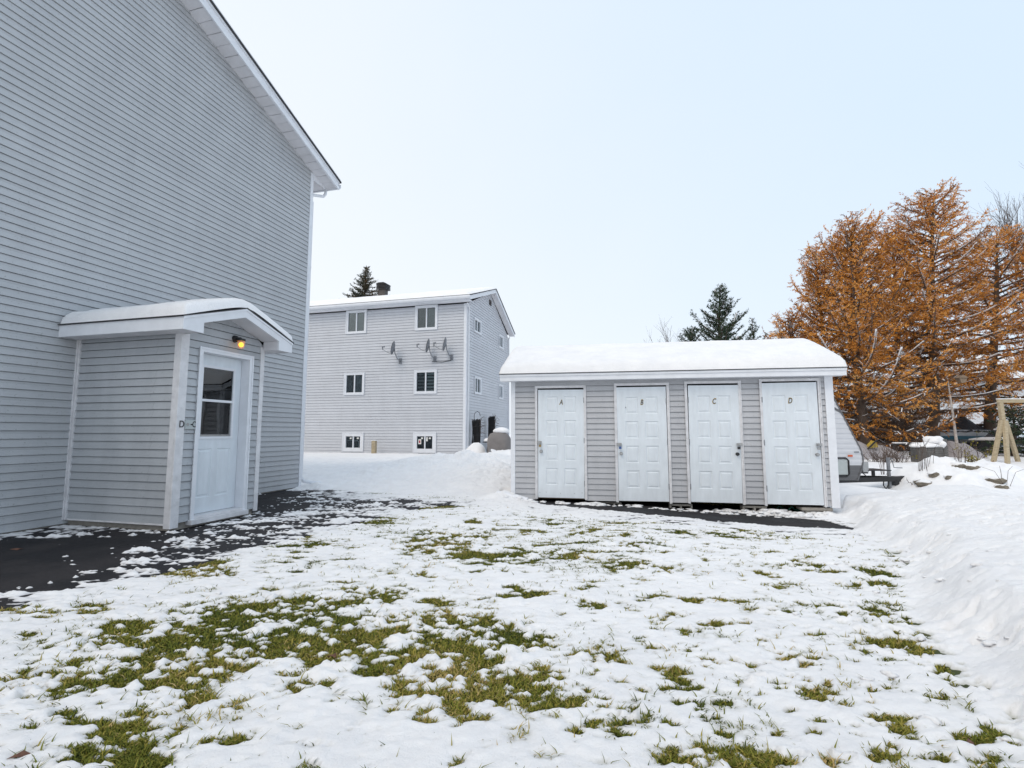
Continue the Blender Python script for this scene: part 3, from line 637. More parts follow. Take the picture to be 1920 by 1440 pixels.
# sloped soffit under the front gable overhang
for sx, e in ((1, EX0), (-1, EX1)):
    mb.prism([(e + sx * .30, EZ + ps * .3 - .115), (PC, AZ - .12), (PC, AZ - .10), (e + sx * .30, EZ + ps * .3 - .095)], FY + .026, PY - .002)
    mb.box(min(e + sx * .28, e + sx * .3), max(e + sx * .28, e + sx * .3), FY + .026, PY - .03, EZ - .155, EZ + ps * .3 - .116)
mb.build('porch_soffit', M['soffit'], bA)
mb = MB(); mb.prism([(EX0 - .02, EZ + .0), (PC, AZ + .005), (EX1 + .02, EZ), (EX1 + .02, EZ + .012), (PC, AZ + .018), (EX0 - .02, EZ + .012)], FY - .02, -.003)
rp = mb.build('porch_roof', M['shingle'], bA)
def snow_cap(name, parent, x0, x1, y0, y1, zf, th, seed=0, nx=60, ny=40, er=.12, edge_var=.05, m=None):
    """snow lying on zf(x,y), rounded towards the edges"""
    X, Y = np.meshgrid(np.linspace(0, 1, nx), np.linspace(0, 1, ny))
    wob = lambda t, s: edge_var * fbm(t * 6, t * 0 + s, seed + s, 3)
    xx = x0 + (x1 - x0) * X; yy = y0 + (y1 - y0) * Y
    ex = np.minimum(xx - x0, x1 - xx); ey = np.minimum(yy - y0, y1 - yy); ed = np.minimum(ex, ey)
    prof = np.sqrt(np.clip(1 - (1 - np.clip(ed / er, 0, 1)) ** 2, 0, 1))
    t = th * prof * (1 + .25 * fbm(xx * 1.3, yy * 1.3, seed, 3)) + (.016 * fbm(xx * 9, yy * 9, seed + 3, 3) + .03 * np.exp(-ey / .25) * fbm(xx * 5, yy * 7, seed + 9, 3)) * prof
    z = np.vectorize(zf)(xx, yy) + t + .002
    mb = MB(); nx_, ny_ = nx, ny
    for a, b, c in zip(xx.ravel(), yy.ravel(), z.ravel()): mb.P(a, b, c)
    for j in range(ny - 1):
        for i in range(nx - 1):
            k = j * nx + i; mb.idx(k, k + 1, k + nx + 1, k + nx)
    return mb.build(name, m or M['snow'], parent, smooth=True)
def gable(x, c, e, ez, az, soft=.25):
    d = abs(x - c); d = (math.sqrt(d * d + soft * soft) - soft * .6) * 1.073
    return ez + (az - ez) * (1 - d / (c - e))
snow_cap('snow_layer', rp, EX0 - .015, EX1 + .015, FY - .018, -.02, lambda x, y: gable(x, PC, EX0, EZ + .014, AZ + .03, .16), .15, 5, 90, 80, .13)
# wall lamp over the porch door
lx, lz = PX0 + .845, 2.60
wl_ = root('wall_lamp', A0 + dA * lx + nA * 1.81 + Vector((0, 0, lz)), 75, 'black wall lamp with glowing yellow bulb above the porch door', 'lamp')
mb = MB(); mb.tube([(0, -.012, .03), (0, -.05, .03)], [.055, .045], 16); mb.tube([(0, -.05, .03), (0, -.11, .035), (0, -.13, .02)], .02, 10); mb.tube([(0, -.13, .025), (0, -.13, -.005)], [.058, .055], 16); mb.build('lamp_body', M['dark'], wl_)
m, nt, b = mat('lamp_glass'); b.inputs['Base Color'].default_value = (.9, .55, .3, 1); b.inputs['Roughness'].default_value = .3; b.inputs['Alpha'].default_value = .35
MB().tube([(0, -.13, -.006), (0, -.13, -.05), (0, -.13, -.09), (0, -.13, -.115)], [.05, .05, .042, .028], 16).build('lamp_shade', m, wl_, smooth=True)
m2, nt, b = mat('bulb'); b.inputs['Base Color'].default_value = (1, .6, .05, 1); b.inputs['Emission Color'].default_value = (1, .5, .02, 1); b.inputs['Emission Strength'].default_value = 2.6
MB().blob((0, -.13, -.06), (.032, .032, .036), 1, 0).build('bulb', m2, wl_, smooth=True)
# number plate: D, small faded plate, - C
py = PY - .031
np_ = root('door_sign', Aw(0, 1.81), 75, 'black letters D and C on a small strip beside the porch door', 'sign')
text_mesh('D', .125, M['dark'], np_, (PX0 + .045, -.030, 1.36), (R(90), 0, 0), 'letter', sx=.85)
MB().box(PX0 + .095, PX0 + .245, -.032, -.016, 1.30, 1.42).build('plate', M['blind'], np_)
MB().box(PX0 + .175, PX0 + .205, -.0345, -.0325, 1.352, 1.368).build('dash', M['dark'], np_)
text_mesh('C', .11, M['dark'], np_, (PX0 + .225, -.0335, 1.36), (R(90), 0, 0), 'letter', sx=.7)
mb = MB(); mb.tube([(PX0 + .13, -.034, 1.36), (PX0 + .13, -.036, 1.36)], .02, 12); mb.build('screw_plate', M['steel'], np_)
# ------------------------------------------------------------------ window helper
def window(parent, x0, x1, z0, z1, left, right, xf=Matrix(), trim=.1, label=None, sill=False, stickers=False, bars=False):
    """slider window in a wall facing -y (local), opening x0..x1; returns the frame part"""
    mb = MB(); mb.xf = xf; t = trim
    mb.box(x0, x0 + t, -.035, .06, z0, z1).box(x1 - t, x1, -.035, .06, z0, z1).box(x0 + t, x1 - t, -.035, .06, z1 - t, z1).box(x0 + t, x1 - t, -.035, .06, z0, z0 + t)
    mb.box(x0 - .012, x0 + .03, -.05, -.0355, z0 - .012, z1 + .012).box(x1 - .03, x1 + .012, -.05, -.0355, z0 - .012, z1 + .012).box(x0 + .031, x1 - .031, -.048, -.0355, z1 - .03, z1 + .01).box(x0 + .031, x1 - .031, -.048, -.0355, z0 - .01, z0 + .03)
    xm = (x0 + x1) / 2
    mb.box(xm - .028, xm + .028, -.012, .05, z0 + t, z1 - t)
    fr = mb.build('window', M['white'], parent, bevel=.004)
    if label: fr['label'] = label
    for (a, b, yy) in ((x0 + t, xm - .029, .012), (xm + .029, x1 - t, .03)):
        mb = MB(); mb.xf = xf; mb.box(a, b, yy, yy + .004, z0 + t, z1 - t); mb.build('pane', M['glass'], fr)
    for k, (a, b, c) in enumerate(((x0 + t, xm - .02, left), (xm + .02, x1 - t, right))):
        mb = MB(); mb.xf = xf; y = .10 + .004 * k
        if c == 'blind':
            hh = z0 + t
            while hh < z1 - t: mb.box(a, b, y, y + .006, hh, min(hh + .085, z1 - t)); hh += .15
            mb.build('blind', M['blind'] if k else M['curtain_grey'], fr)
        elif c: mb.box(a, b, y, y + .01, z0 + t, z1 - t); mb.build('curtain', M[c], fr)
    if stickers:
        for a in ((x0 + t + xm) / 2, (xm + x1 - t) / 2):
            q = z1 - t - .12; mb = MB(); mb.xf = xf; mb.box(a, a + .1, .004, .006, q, q + .07); mb.build('sticker', M['paper'], fr)
        if stickers == 2:
            mb = MB(); mb.xf = xf; mb.box(x0 + t + .06, x0 + t + .2, .004, .007, z0 + t + .2, z0 + t + .42); mb.build('notice', M['paper'], fr)
            mb = MB(); mb.xf = xf; mb.box(xm + .05, xm + .13, .02, .023, z1 - t - .22, z1 - t - .03); mb.build('sticker', M['paper'], fr)
        if stickers == 2: mb = MB(); mb.xf = xf; mb.box(x0 + t + .09, x0 + t + .16, .001, .0035, z0 + t + .25, z0 + t + .37); mb.build('sticker_mark', M['red'], fr)
    if bars:
        mb = MB(); mb.xf = xf; mb.tube([(x0 + t, .14, z0 + t + .32), (xm + .16, .14, z0 + t + .32), (xm + .2, .14, z0 + t + .28), (xm + .2, .14, z0 + t)], .016, 6); mb.build('rail', M['white'], fr)
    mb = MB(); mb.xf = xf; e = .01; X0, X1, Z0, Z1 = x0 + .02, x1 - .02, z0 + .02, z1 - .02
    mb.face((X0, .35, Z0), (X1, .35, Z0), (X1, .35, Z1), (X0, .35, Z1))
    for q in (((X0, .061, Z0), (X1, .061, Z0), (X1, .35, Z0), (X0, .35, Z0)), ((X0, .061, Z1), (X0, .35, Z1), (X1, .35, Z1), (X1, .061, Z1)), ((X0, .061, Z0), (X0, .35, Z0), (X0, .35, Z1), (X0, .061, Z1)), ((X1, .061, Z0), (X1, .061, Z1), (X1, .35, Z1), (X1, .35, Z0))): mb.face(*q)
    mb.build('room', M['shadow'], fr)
    return fr
# ------------------------------------------------------------------ building B (behind)
bB = root('apartment_building', B0, -15, 'pale grey three storey apartment block standing behind, with satellite dishes on its wall', 'building')
wins = [(-6.06, -4.98, 5.92, 7.03, 'curtain_dark', 'curtain_grey'), (-2.47, -1.38, 5.9, 7.03, 'curtain_dark', 'curtain_grey'), (-6.06, -5.0, 3.02, 4.06, 'curtain_dark', 'curtain_grey'),
        (-2.46, -1.37, 3.0, 4.07, 'blind', 'blind'), (-6.05, -4.96, .40, 1.26, None, None), (-2.45, -1.36, .38, 1.27, None, None)]
BZ = 7.0
mb = MB(); siding(mb, -14, 0, .32, BZ, .13, [w[:4] for w in wins], notch=.0155)
side = [(1.02, 2.02, 5.94, 6.62, 'shadow', 'curtain_grey'), (5.06, 5.92, 5.87, 6.6, 'curtain_grey', 'blind'), (1.12, 2.06, 3.06, 3.86, 'shadow', 'curtain_grey'), (5.05, 5.85, 3.08, 3.86, 'shadow', 'curtain_grey')]
mb.xf = rotz(90)
RS, RZ = 3.47, 8.42
xl = lambda z: 0 if z < 7.0 else (z - 7.0) / (RZ - 7.0) * RS
xrr = lambda z: 6.95 if z < 6.75 else RS + (RZ - z) / (RZ - 6.75) * (6.95 - RS)
siding(mb, xl, xrr, .32, RZ, .13, [w[:4] for w in side], notch=.0155)
mb.build('wall', M['sidB'], bB)
MB().box(-13.98, -.012, .012, 6.93, -.2, .318).build('foundation', M['concrete'], bB)
names = ['upper left window with brown curtain', 'upper right window with brown curtain', 'middle left window with grey curtains', 'middle window with striped blinds', 'basement window with a pale rail inside', 'basement window with paper stickers on the glass']
for k, w in enumerate(wins): window(bB, *w, label=names[k], trim=.11 if k < 4 else .17, stickers={4: 1, 5: 2}.get(k, 0), bars=(k == 4))
for k, w in enumerate(side): window(bB, *w, xf=rotz(90), trim=.09)
M['vent'] = M['dark']
mb = MB(); mb.xf = rotz(90); mb.box(3.3, 3.62, -.03, .02, 7.78, 8.06)
for k in range(5): mb.box(3.29, 3.63, -.045, -.031, 7.79 + k * .055, 7.815 + k * .055)
mb.build('gable_vent', M['curtain_dark'], bB)
mb = MB(); mb.box(-.10, .02, -.03, -.001, .32, BZ); mb.box(.0, .03, .0, .1, .32, BZ)
mb.build('corner_trim', M['white'], bB)
mb = MB(); mb.xf = rotz(90); mb.box(.14, .22, -.09, -.02, .4, 6.7); mb.tube([(.18, -.05, 6.65), (.18, -.06, 6.75), (.1, -.1, 6.85), (-.2, -.12, 6.95)], .04, 8)
mb.build('downspout', M['white'], bB)
mb = MB(); mb.xf = rotz(90); mb.box(6.98, 7.06, -.06, .02, .4, 6.6); mb.tube([(7.02, -.02, 6.55), (7.05, -.02, 6.68), (7.2, -.02, 6.78)], .04, 8)
mb.build('downspout', M['white'], bB)
# eaves, rakes, roof (cross-section in local y,z; extruded along x)
OV = .32
sec = [(-.34, 7.27), (RS, 8.60), (7.27, 7.0)]
mb = MB(); mb.box(-14.2, OV, -.36, -.335, 7.08, 7.255)
th = .19
mb.prism([(-.335, 7.27 - th), (RS, 8.60 - th), (RS, 8.60), (-.335, 7.27)], OV - .025, OV, 'x'); mb.prism([(RS, 8.60 - th), (7.27, 7.0 - th), (7.27, 7.0), (RS, 8.60)], OV - .024, OV + .001, 'x')
mb.box(-14.2, OV - .03, -.333, -.02, 7.06, 7.08)
mb.build('fascia', M['white'], bB)
mb = MB()
for k in range(34):
    t0, t1 = k / 34, (k + .96) / 34
    for (a, b) in (((-.33, 7.27 - .15), (RS, 8.60 - .15)), ((RS, 8.6 - .15), (7.25, 7.0 - .15))):
        p = (a[0] + (b[0] - a[0]) * t0, a[1] + (b[1] - a[1]) * t0); q = (a[0] + (b[0] - a[0]) * t1, a[1] + (b[1] - a[1]) * t1)
        mb.prism([p, q, (q[0], q[1] + .02), (p[0], p[1] + .02)], .0, OV - .026, 'x')
mb.build('soffit', M['soffit'], bB)
mb = MB(); mb.prism([(-.42, 7.262), (RS, 8.602), (7.33, 6.99), (7.33, 7.02), (RS, 8.64), (-.42, 7.292)], -14.3, OV + .03, 'x')
rb = mb.build('roof', M['shingle'], bB)
mb = MB(); mb.prism([(-.362, 7.255), (-.362, 7.12), (-.44, 7.12), (-.47, 7.18), (-.47, 7.255)], -14.2, OV, 'x'); mb.build('gutter', M['white'], bB)
def zB(x, y): return 7.29 + (y + .42) * .346 if y < RS else 8.64 - (y - RS) * .42
snow_cap('snow_layer', rb, -14.3, OV + .01, -.42, 7.3, zB, .13, 15, 110, 50, .35)
mb = MB(); bx, by = -6.15, 3.0
mb.mat(M['chimney']).box(bx, bx + .36, by, by + .36, 8.3, 8.98); mb.mat(M['dark'])
for k in range(4): mb.box(bx - .1, bx + .46, by - .1, by + .46, 8.96 + k * .075, 9.0 + k * .075)
mb.box(bx + .02, bx + .34, by + .02, by + .34, 8.98, 9.24)
mb.prism([(bx - .12, 9.245), (bx + .48, 9.245), (bx + .34, 9.31), (bx + .02, 9.31)], by - .12, by + .48); mb.build('chimney', None, rb)
# satellite dishes
def dish(label, s, z, flip=0):
    r = root('satellite_dish', Bw(s, 0, z), -15, label, 'satellite dish', 'satellite dishes on the pale block wall')
    MB().box(-.07, .07, -.05, -.014, -.12, .12).box(-.03, .03, -.1, -.05, -.04, .04).build('mount', M['dishgrey'], r)
    c = Vector((-.17, -.42, .55)); n = Vector((-.93, -.22, .2)).normalized()
    MB().tube([(0, -.09, 0), (-.02, -.3, .08), (-.09, -.40, .32), tuple(c - n * .07)], .022, 8).build('mast', M['dishgrey'], r)
    mb = MB(); a = n.cross(Vector((0, 0, 1))).normalized(); b = a.cross(n).normalized(); 
    rings = 5; seg = 24; i0 = len(mb.v)
    for side_ in (0, 1):
        for k in range(rings + 1):
            q = k / rings
            for j in range(seg):
                t = 2 * math.pi * j / seg; p = c + (a * math.cos(t) * .27 + b * math.sin(t) * .31) * q + n * (.07 * q * q - .05 - .012 * side_); mb.P(*p)
    for side_ in (0, 1):
        o = side_ * (rings + 1) * seg
        for k in range(rings):
            for j in range(seg): mb.idx(o + k * seg + j, o + k * seg + (j + 1) % seg, o + (k + 1) * seg + (j + 1) % seg, o + (k + 1) * seg + j)
    for j in range(seg): mb.idx(rings * seg + j, rings * seg + (j + 1) % seg, (2 * rings + 1) * seg + (j + 1) % seg, (2 * rings + 1) * seg + j)
    mb.build('reflector', M['dishgrey'], r, smooth=True)
    bt = c - b * .28
    MB().tube([tuple(c - n * .05), tuple(bt - n * .03), tuple(bt + n * .2 + Vector((0, 0, .03))), tuple(bt + n * .42 + Vector((0, 0, .12)))], .014, 6).build('arm', M['dishgrey'], r)
    e = bt + n * .42 + Vector((0, 0, .12))
    MB().tube([tuple(e - Vector((0, 0, .02))), tuple(e + Vector((0, 0, .12)) + n * .02), tuple(e + Vector((0, 0, .14)) - n * .08)], [.03, .035, .045], 8).build('feed_horn', M['dishgrey'], r)
    return r
dish('leftmost satellite dish on the pale wall, standing apart from the other two', -3.17, 4.52)
dish('middle satellite dish, left one of the close pair joined by a cable', -1.47, 4.55)
dish('rightmost satellite dish, nearest the white corner of the pale block', -.67, 4.58)
MB().tube([tuple(Bw(-1.6, -.03, 4.43)), tuple(Bw(-1.1, -.03, 4.40)), tuple(Bw(-.68, -.03, 4.46))], .014, 6).build('cable', M['dark'])
tag(bpy.data.objects['cable'], 'dark cable running between the two close satellite dishes', 'cable')
# wooden post by the wall
p = Bw(-4.12, -.5); mb = MB(); mb.box(-.09, .09, -.09, .09, -.2, .62); o = mb.build('wooden_post', M['lumber'], bevel=.01); o.location = (p.x, p.y, G(p.x, p.y) + .0 + .08); o.rotation_euler = (0, 0, R(-12))
tag(o, 'short square wooden post in front of the pale block between two basement windows', 'post')
mb = MB(); mb.box(-.1, .1, -.1, .1, .6205, .65); s_ = mb.build('snow_top', M['snow'], o, bevel=.012)
# ------------------------------------------------------------------ shed
sh = root('storage_shed', S0, -10, 'long grey sided storage shed with four white doors and thick roof snow', 'shed')
LS = 5.68
doors = [(.505, 1.375, .04, 2.075), (2.0, 2.89, .01, 2.10), (3.265, 4.135, .02, 2.115), (4.545, 5.445, .01, 2.135)]
mb = MB(); siding(mb, 0, LS, -.0, 2.25, .102, [(d[0] - .03, d[1] + .03, -1, d[3] + .045) for d in doors])
mb.xf = Matrix.Translation((0, 0, 0)) @ rotz(-90); siding(mb, -2.8, 0, 0, 2.3, .102)
mb.xf = Matrix.Translation((LS, 0, 0)) @ rotz(90); siding(mb, 0, 2.8, 0, 2.3, .102)
mb.build('wall', M['sidS'], sh)
MB().box(.02, LS - .02, .13, 2.78, .0, .05).box(.02, LS - .02, 2.76, 2.79, .05, 2.3).prism([(.0, 2.2), (2.8, 2.2), (1.4, 2.85)], .01, .03, 'x').prism([(.0, 2.2), (2.8, 2.2), (1.4, 2.85)], LS - .03, LS - .01, 'x').build('floor_frame', M['wood'], sh)
MB().box(-.02, .065, -.022, -.001, -.02, 2.235).box(-.021, -.001, 0, .08, -.02, 2.235).build('corner_trim', M['white'], sh, bevel=.003)
MB().box(LS - .11, LS + .022, -.024, -.001, -.03, 2.245).box(LS + .001, LS + .022, .0, .1, -.03, 2.245).build('corner_trim', M['white'], sh, bevel=.003)
MB().box(LS - .115, LS - .1105, -.026, -.001, -.02, 2.2).build('trim_edge', M['oldwhite'], sh)
hinge_side = [1, 1, -1, -1]; lets = 'ABCD'
for k, (x0, x1, z0, z1) in enumerate(doors):
    mb = MB(); w = .045; zt_ = z1 + .03
    mb.box(x0 - w, x0 - .006, -.03, .05, z0 - .03, zt_ + w).box(x1 + .006, x1 + w, -.03, .05, z0 - .03, zt_ + w).box(x0 - .006, x1 + .006, -.029, .05, zt_, zt_ + w)
    mb.box(x0 - w - .008, x0 - w + .006, -.04, -.0305, z0 - .02, zt_ + w).box(x1 + w - .006, x1 + w + .008, -.04, -.0305, z0 - .02, zt_ + w)
    mb.build('door_frame', M['oldwhite'], sh, bevel=.002)
    MB().box(x0 - .005, x1 + .005, .048, .06, z0, zt_).build('door_backing', M['shadow'], sh)
    W_ = x1 - x0; pw = W_ * .26; pans = []
    for j in range(4):
        zz0 = z0 + .235 + j * .452
        for a in (x0 + W_ * .17, x1 - W_ * .17 - pw): pans.append((a, a + pw, zz0, zz0 + .315))
    mb = MB(); panel_door(mb, 0, W_, 0, z1 - z0, 0, .035, [(p[0] - x0, p[1] - x0, p[2] - z0, p[3] - z0) for p in pans])
    d = mb.build('door', M['door'], sh); d.location = (x0, -.018, z0); d['label'] = 'white eight panel door lettered ' + lets[k]
    d.rotation_euler = (0, R([.25, -.15, .35, -.3][k]), R([.35, .2, -.3, -.5][k]))
    hs = hinge_side[k]; hx = W_ + .004 if hs > 0 else -.004; kx = .06 if hs > 0 else W_ - .06; ox = -.02 if hs > 0 else W_ + .02
    for hz in (.22, 1.02, 1.78): MB().tube([(hx, -.010, hz), (hx, -.010, hz + .1)], .009, 8).build('hinge', M['dishgrey'], d)
    km = M['dark'] if k == 2 else M['steel']
    MB().tube([(kx, 0, .86), (kx, -.012, .86), (kx, -.03, .86), (kx, -.045, .86), (kx, -.06, .86)], [.032, .03, .014, .028, .022], 14).build('knob', km, d)
    sx = 1 if hs > 0 else -1
    mb = MB(); mb.mat(M['steel']).box(min(ox, ox + sx * .09), max(ox, ox + sx * .09), -.028, -.012, 1.01, 1.055); mb.tube([(ox + sx * .06, -.028, 1.03), (ox + sx * .06, -.05, 1.03)], .01, 8); mb.build('hasp', None, d)
    mb = MB(); px_ = ox + sx * .062; pm = [M['brass'], M['padblue'], M['dark'], M['steel']][k]
    mb.mat(pm).box(px_ - .022, px_ + .022, -.062, -.036, .945, .99); mb.mat(M['steel']).tube([(px_ - .014, -.049, .985), (px_ - .014, -.049, 1.015), (px_, -.049, 1.028), (px_ + .014, -.049, 1.015), (px_ + .014, -.049, .985)], .004, 6)
    mb.build('padlock', None, d)
    cx = W_ * .505; cz = 1.80 - (.0 if k else .01)
    g = text_mesh(lets[k], .135, M['gold'], d, (cx, -.001, cz), (R(90), 0, 0), 'letter_outline', .0008, .25, .62); 
    g.scale = (.76, 1.1, 1)
    text_mesh(lets[k], .13, M['dark'], d, (cx + .002, -.0035, cz), (R(90), 0, 0), 'letter', .0012, .25, .66)
    if k == 0:
        for a in (.03, .15, .42, .68, .82): MB().box(a, a + .007, -.003, .001, .085 + .01 * math.sin(a * 9), .096 + .01 * math.sin(a * 9)).build('screw', M['dark'], d)
    if k == 1:
        mb = MB(); mb.box(.15, .17, -.002, .001, 1.70, 1.712); mb.box(.155, .162, -.0022, .001, 1.712, 1.726); mb.build('scuff', M['dishgrey'], d)
E0, E1 = -.2, LS + .17; FE = 2.36; RDG = 2.36 + 1.6 * .40
mb = MB(); mb.box(E0, E1, -.21, -.185, 2.235, FE).box(E0, E1, 2.985, 3.01, 2.235, FE); mb.box(E0 + .001, E1 - .001, -.184, -.0, 2.237, 2.25)
for x in (E0, E1 - .02): mb.prism([(-.183, FE - .13), (1.4, RDG - .13), (2.98, FE - .13), (2.98, FE), (1.4, RDG), (-.183, FE)], x, x + .02, 'x')
mb.box(E0 - .004, E1 + .004, -.225, -.211, 2.32, FE + .004)
mb.build('fascia', M['white'], sh, bevel=.002)
mb = MB(); mb.prism([(-.235, FE + .001), (1.4, RDG), (3.04, FE + .001), (3.04, FE + .012), (1.4, RDG + .014), (-.235, FE + .012)], E0 - .015, E1 + .015, 'x'); rs_ = mb.build('roof', M['shingle'], sh)
def zS(x, y): d = abs(y - 1.4); d = math.sqrt(d * d + .09) - .17; return RDG + .045 - d * .4485
snow_cap('snow_layer', rs_, E0 - .012, E1 + .012, -.238, 3.03, zS, .18, 25, 220, 110, .17)
# blocks under the shed
def cblock(s, inn, label, rot=0, kind=0, nm='concrete_block'):
    p = Sw(s, inn); g = float(G(p.x, p.y)); z1 = -.035
    mb = MB()
    if kind == 0:   # two-core block lying on its side, cores facing the camera
        h = z1 - g - .0 + .06; z0 = g - .06; mb.box(-.2, -.165, 0, .19, z0, z1).box(-.018, .018, 0, .19, z0, z1).box(.165, .2, 0, .19, z0, z1).box(-.165, -.018, 0, .19, z1 - .035, z1).box(.018, .165, 0, .19, z1 - .035, z1).box(-.165, -.018, 0, .19, z0, z0 + .035).box(.018, .165, 0, .19, z0, z0 + .035)
    elif kind == 1: mb.box(-.2, .2, 0, .2, g - .05, z1 - .055).box(-.26, .24, -.03, .2, z1 - .05, z1)
    else: mb.box(-.07, .07, 0, .12, g - .05, z1 + .0)
    o = mb.build(nm, M['concrete'] if kind != 2 else M['lumber'], bevel=.006); o.location = (p.x, p.y, 0); o.rotation_euler = (0, 0, R(-10 + rot)); tag(o, label, 'block', 'blocks holding up the shed'); return o
cblock(.28, .06, 'small pale wood block under the left corner of the shed', 8, 2, 'wood_block')
cblock(1.85, .1, 'concrete block under the shed between doors A and B')
cblock(3.1, .06, 'concrete block under the shed between doors B and C')
cblock(4.35, .05, 'two-core concrete block under the shed between doors C and D')
cblock(5.35, .02, 'flat concrete slab stack under the right corner of the shed', 3, 1)
mb = MB(); p = [Sw(4.75 + .05 * k, .15 + .05 * math.sin(k * 1.3), -.1 + .035 * math.sin(k * 1.7) + .02) for k in range(10)]; mb.tube([q[:] for q in p], .012, 6); tag(mb.build('garden_hose', M['greenhose']), 'green hose lying in the dark gap under shed door D', 'hose')
mb = MB(); p = Sw(-.02, -.12); mb.tube([(p.x - .25, p.y + .08, .10), (p.x + .1, p.y, .04), (p.x + .33, p.y - .07, -.005)], [.06, .062, .05], 10); tag(mb.build('downspout_extension', M['white']), 'white plastic spout piece lying in snow at the shed left corner', 'pipe')
# clods of snow standing on asphalt and at the shed's foot
rnd = random.Random(3); mb = MB(); tints = 0
def chunk(mb, x, y, r, sd):
    mb.blob((x, y, surf(x, y) + r * .12), (r * (1.2 + .6 * math.sin(sd)**2), r, r * .5), sd, .6, 9, 6)
cl = MB()
for k in range(150):
    s = rnd.uniform(-.1, 5.6); inn = rnd.uniform(-.32, .06); q = Sw(s, inn); chunk(cl, q.x, q.y, rnd.uniform(.012, .045) * (1.5 if rnd.random() < .12 else 1), k)
for k in range(30):
    u, v = rnd.uniform(-20, 900), rnd.gauss(1040, 60); x, y = onz(u, v)
    if y < 2 or y > 11 or sdf(np.array([x]), np.array([y]), polyP)[0] > -.04 or sdf(np.array([x]), np.array([y]), polyA)[0] > -.04: continue
    chunk(cl, x, y, rnd.uniform(.006, .022), k + 500)
for k in range(60):
    d = rnd.choice(TOE[3:-1]); x = d[0] + rnd.gauss(.0, .35); y = d[1] + rnd.gauss(0, .5); 
    chunk(cl, x, y, rnd.uniform(.006, .03), k + 900)
o = cl.build('snow_clods', M['snow'], smooth=True); o['kind'] = 'stuff'; tag(o, 'loose clods of snow scattered on asphalt, lawn edge and along the shed foot', 'snow clods')
q = aty(850, 862, 15.2); mb = MB(); mb.blob((q.x, q.y, q.z - .03), (.2, .17, .2), 12, .5, 14, 10); mb.build('snow_chunk', M['snow'], smooth=True); tag(bpy.data.objects['snow_chunk'], 'rounded snow chunk standing on the pile before the pale block corner', 'snow chunk')
# ------------------------------------------------------------------ yard things by building B's right corner
def trellis(label, s_in, h, w, seed, hook=False):
    p = Bw(.35, s_in); g = .32; r = root('plant_obelisk', (p.x, p.y, g), -15, label, 'trellis', 'dark wicker plant towers')
    rnd = random.Random(seed); mb = MB()
    for k in range(70):
        x, y = rnd.uniform(-w, w), rnd.uniform(-w, w); pts = [(x + rnd.gauss(0, .02), y + rnd.gauss(0, .02), h * t) for t in (0, .33, .66, 1 - .08 * rnd.random())]; mb.tube(pts, .012, 4)
    for z in (.3, .8, 1.2, h - .1):
        mb.tube([(w * 1.05 * math.cos(t * .785), w * 1.05 * math.sin(t * .785), z) for t in range(9)], .02, 5)
    mb.build('stems', M['shadow'], r)
    mb = MB()
    for k in range(40):
        a = rnd.uniform(-.6, 2.2); z = rnd.uniform(h * .5, h); l = rnd.uniform(.1, .35); mb.tube([(w * .8, 0, z), (w + l * math.cos(a) * .8, .02, z + l * math.sin(a) * .7)], .006, 3)
    mb.build('twigs', M['twig'], r)
    if hook: MB().tube([(-.1, 0, 0), (-.1, 0, h + .15), (-.06, 0, h + .28), (.06, 0, h + .32), (.15, 0, h + .26), (.18, 0, h + .12)], .013, 6).build('hook', M['dark'], r)
trellis('dark bundle tower with a curved hook next to the white corner downspout', .45, 1.55, .16, 2, True)
trellis('dark bundle tower further along the side wall, beside the covered grill', 2.75, 1.75, .15, 4)
p = aty(936, 850, 19.6); g = .22
gr = root('covered_grill', (p.x, p.y, g), -10, 'barbecue grill under a taupe cloth cover with snow on top', 'grill')
mb = MB(); n = 20; prof = [(0.0, .44, .30), (.15, .46, .31), (.5, .47, .31), (.72, .43, .29), (.88, .33, .25), (.95, .15, .15)]
for z, rx, ry in prof:
    for j in range(n):
        t = 2 * math.pi * j / n; k = 1 + .05 * math.sin(5 * t + z * 3); c, s__ = math.cos(t), math.sin(t)
        mb.P(rx * k * math.copysign(abs(c) ** .6, c), ry * k * math.copysign(abs(s__) ** .6, s__), .12 + z)
for a in range(len(prof) - 1):
    for j in range(n): mb.idx(a * n + j, a * n + (j + 1) % n, (a + 1) * n + (j + 1) % n, (a + 1) * n + j)
mb.idx(*[(len(prof) - 1) * n + j for j in range(n)])
M['taupe'] = plain('taupe_cloth', (.2, .185, .18), .75, .12, 4, .3, 15)
mb.build('cover', M['taupe'], gr, smooth=True)
MB().box(-.4, .4, -.25, .25, .02, .14).build('base', M['dark'], gr)
MB().blob((.08, 0, 1.08), (.3, .24, .17), 4, .15, flat=-.05).build('snow_cap', M['snow'], gr, smooth=True)
p = aty(917, 840, 19.9); tb = root('patio_table', (p.x, p.y, .25), 0, 'small round dark table heaped with snow beside the covered grill', 'table')
MB().tube([(0, 0, .62), (0, 0, .65)], .26, 16).build('tabletop', M['dark'], tb)
for k in range(3): a = k * 2.1; MB().tube([(math.cos(a) * .1, math.sin(a) * .1, .62), (math.cos(a) * .2, math.sin(a) * .2, -.1)], .014, 6).build('leg', M['dark'], tb)
MB().blob((0, 0, .68), (.24, .22, .12), 5, .15, flat=-.02).build('snow_cap', M['snow'], tb, smooth=True)
p = aty(921, 838, 19.0); r = root('ground_dish', (p.x, p.y, .3), 20, 'old snow covered dish antenna leaning in the snow below the table', 'satellite dish')
mb = MB(); mb.xf = Matrix.Rotation(R(35), 4, 'X') @ Matrix.Rotation(R(25), 4, 'Y'); mb.tube([(0, 0, .22), (0, 0, .25)], [.2, .25], 18); mb.build('reflector', M['dishgrey'], r)
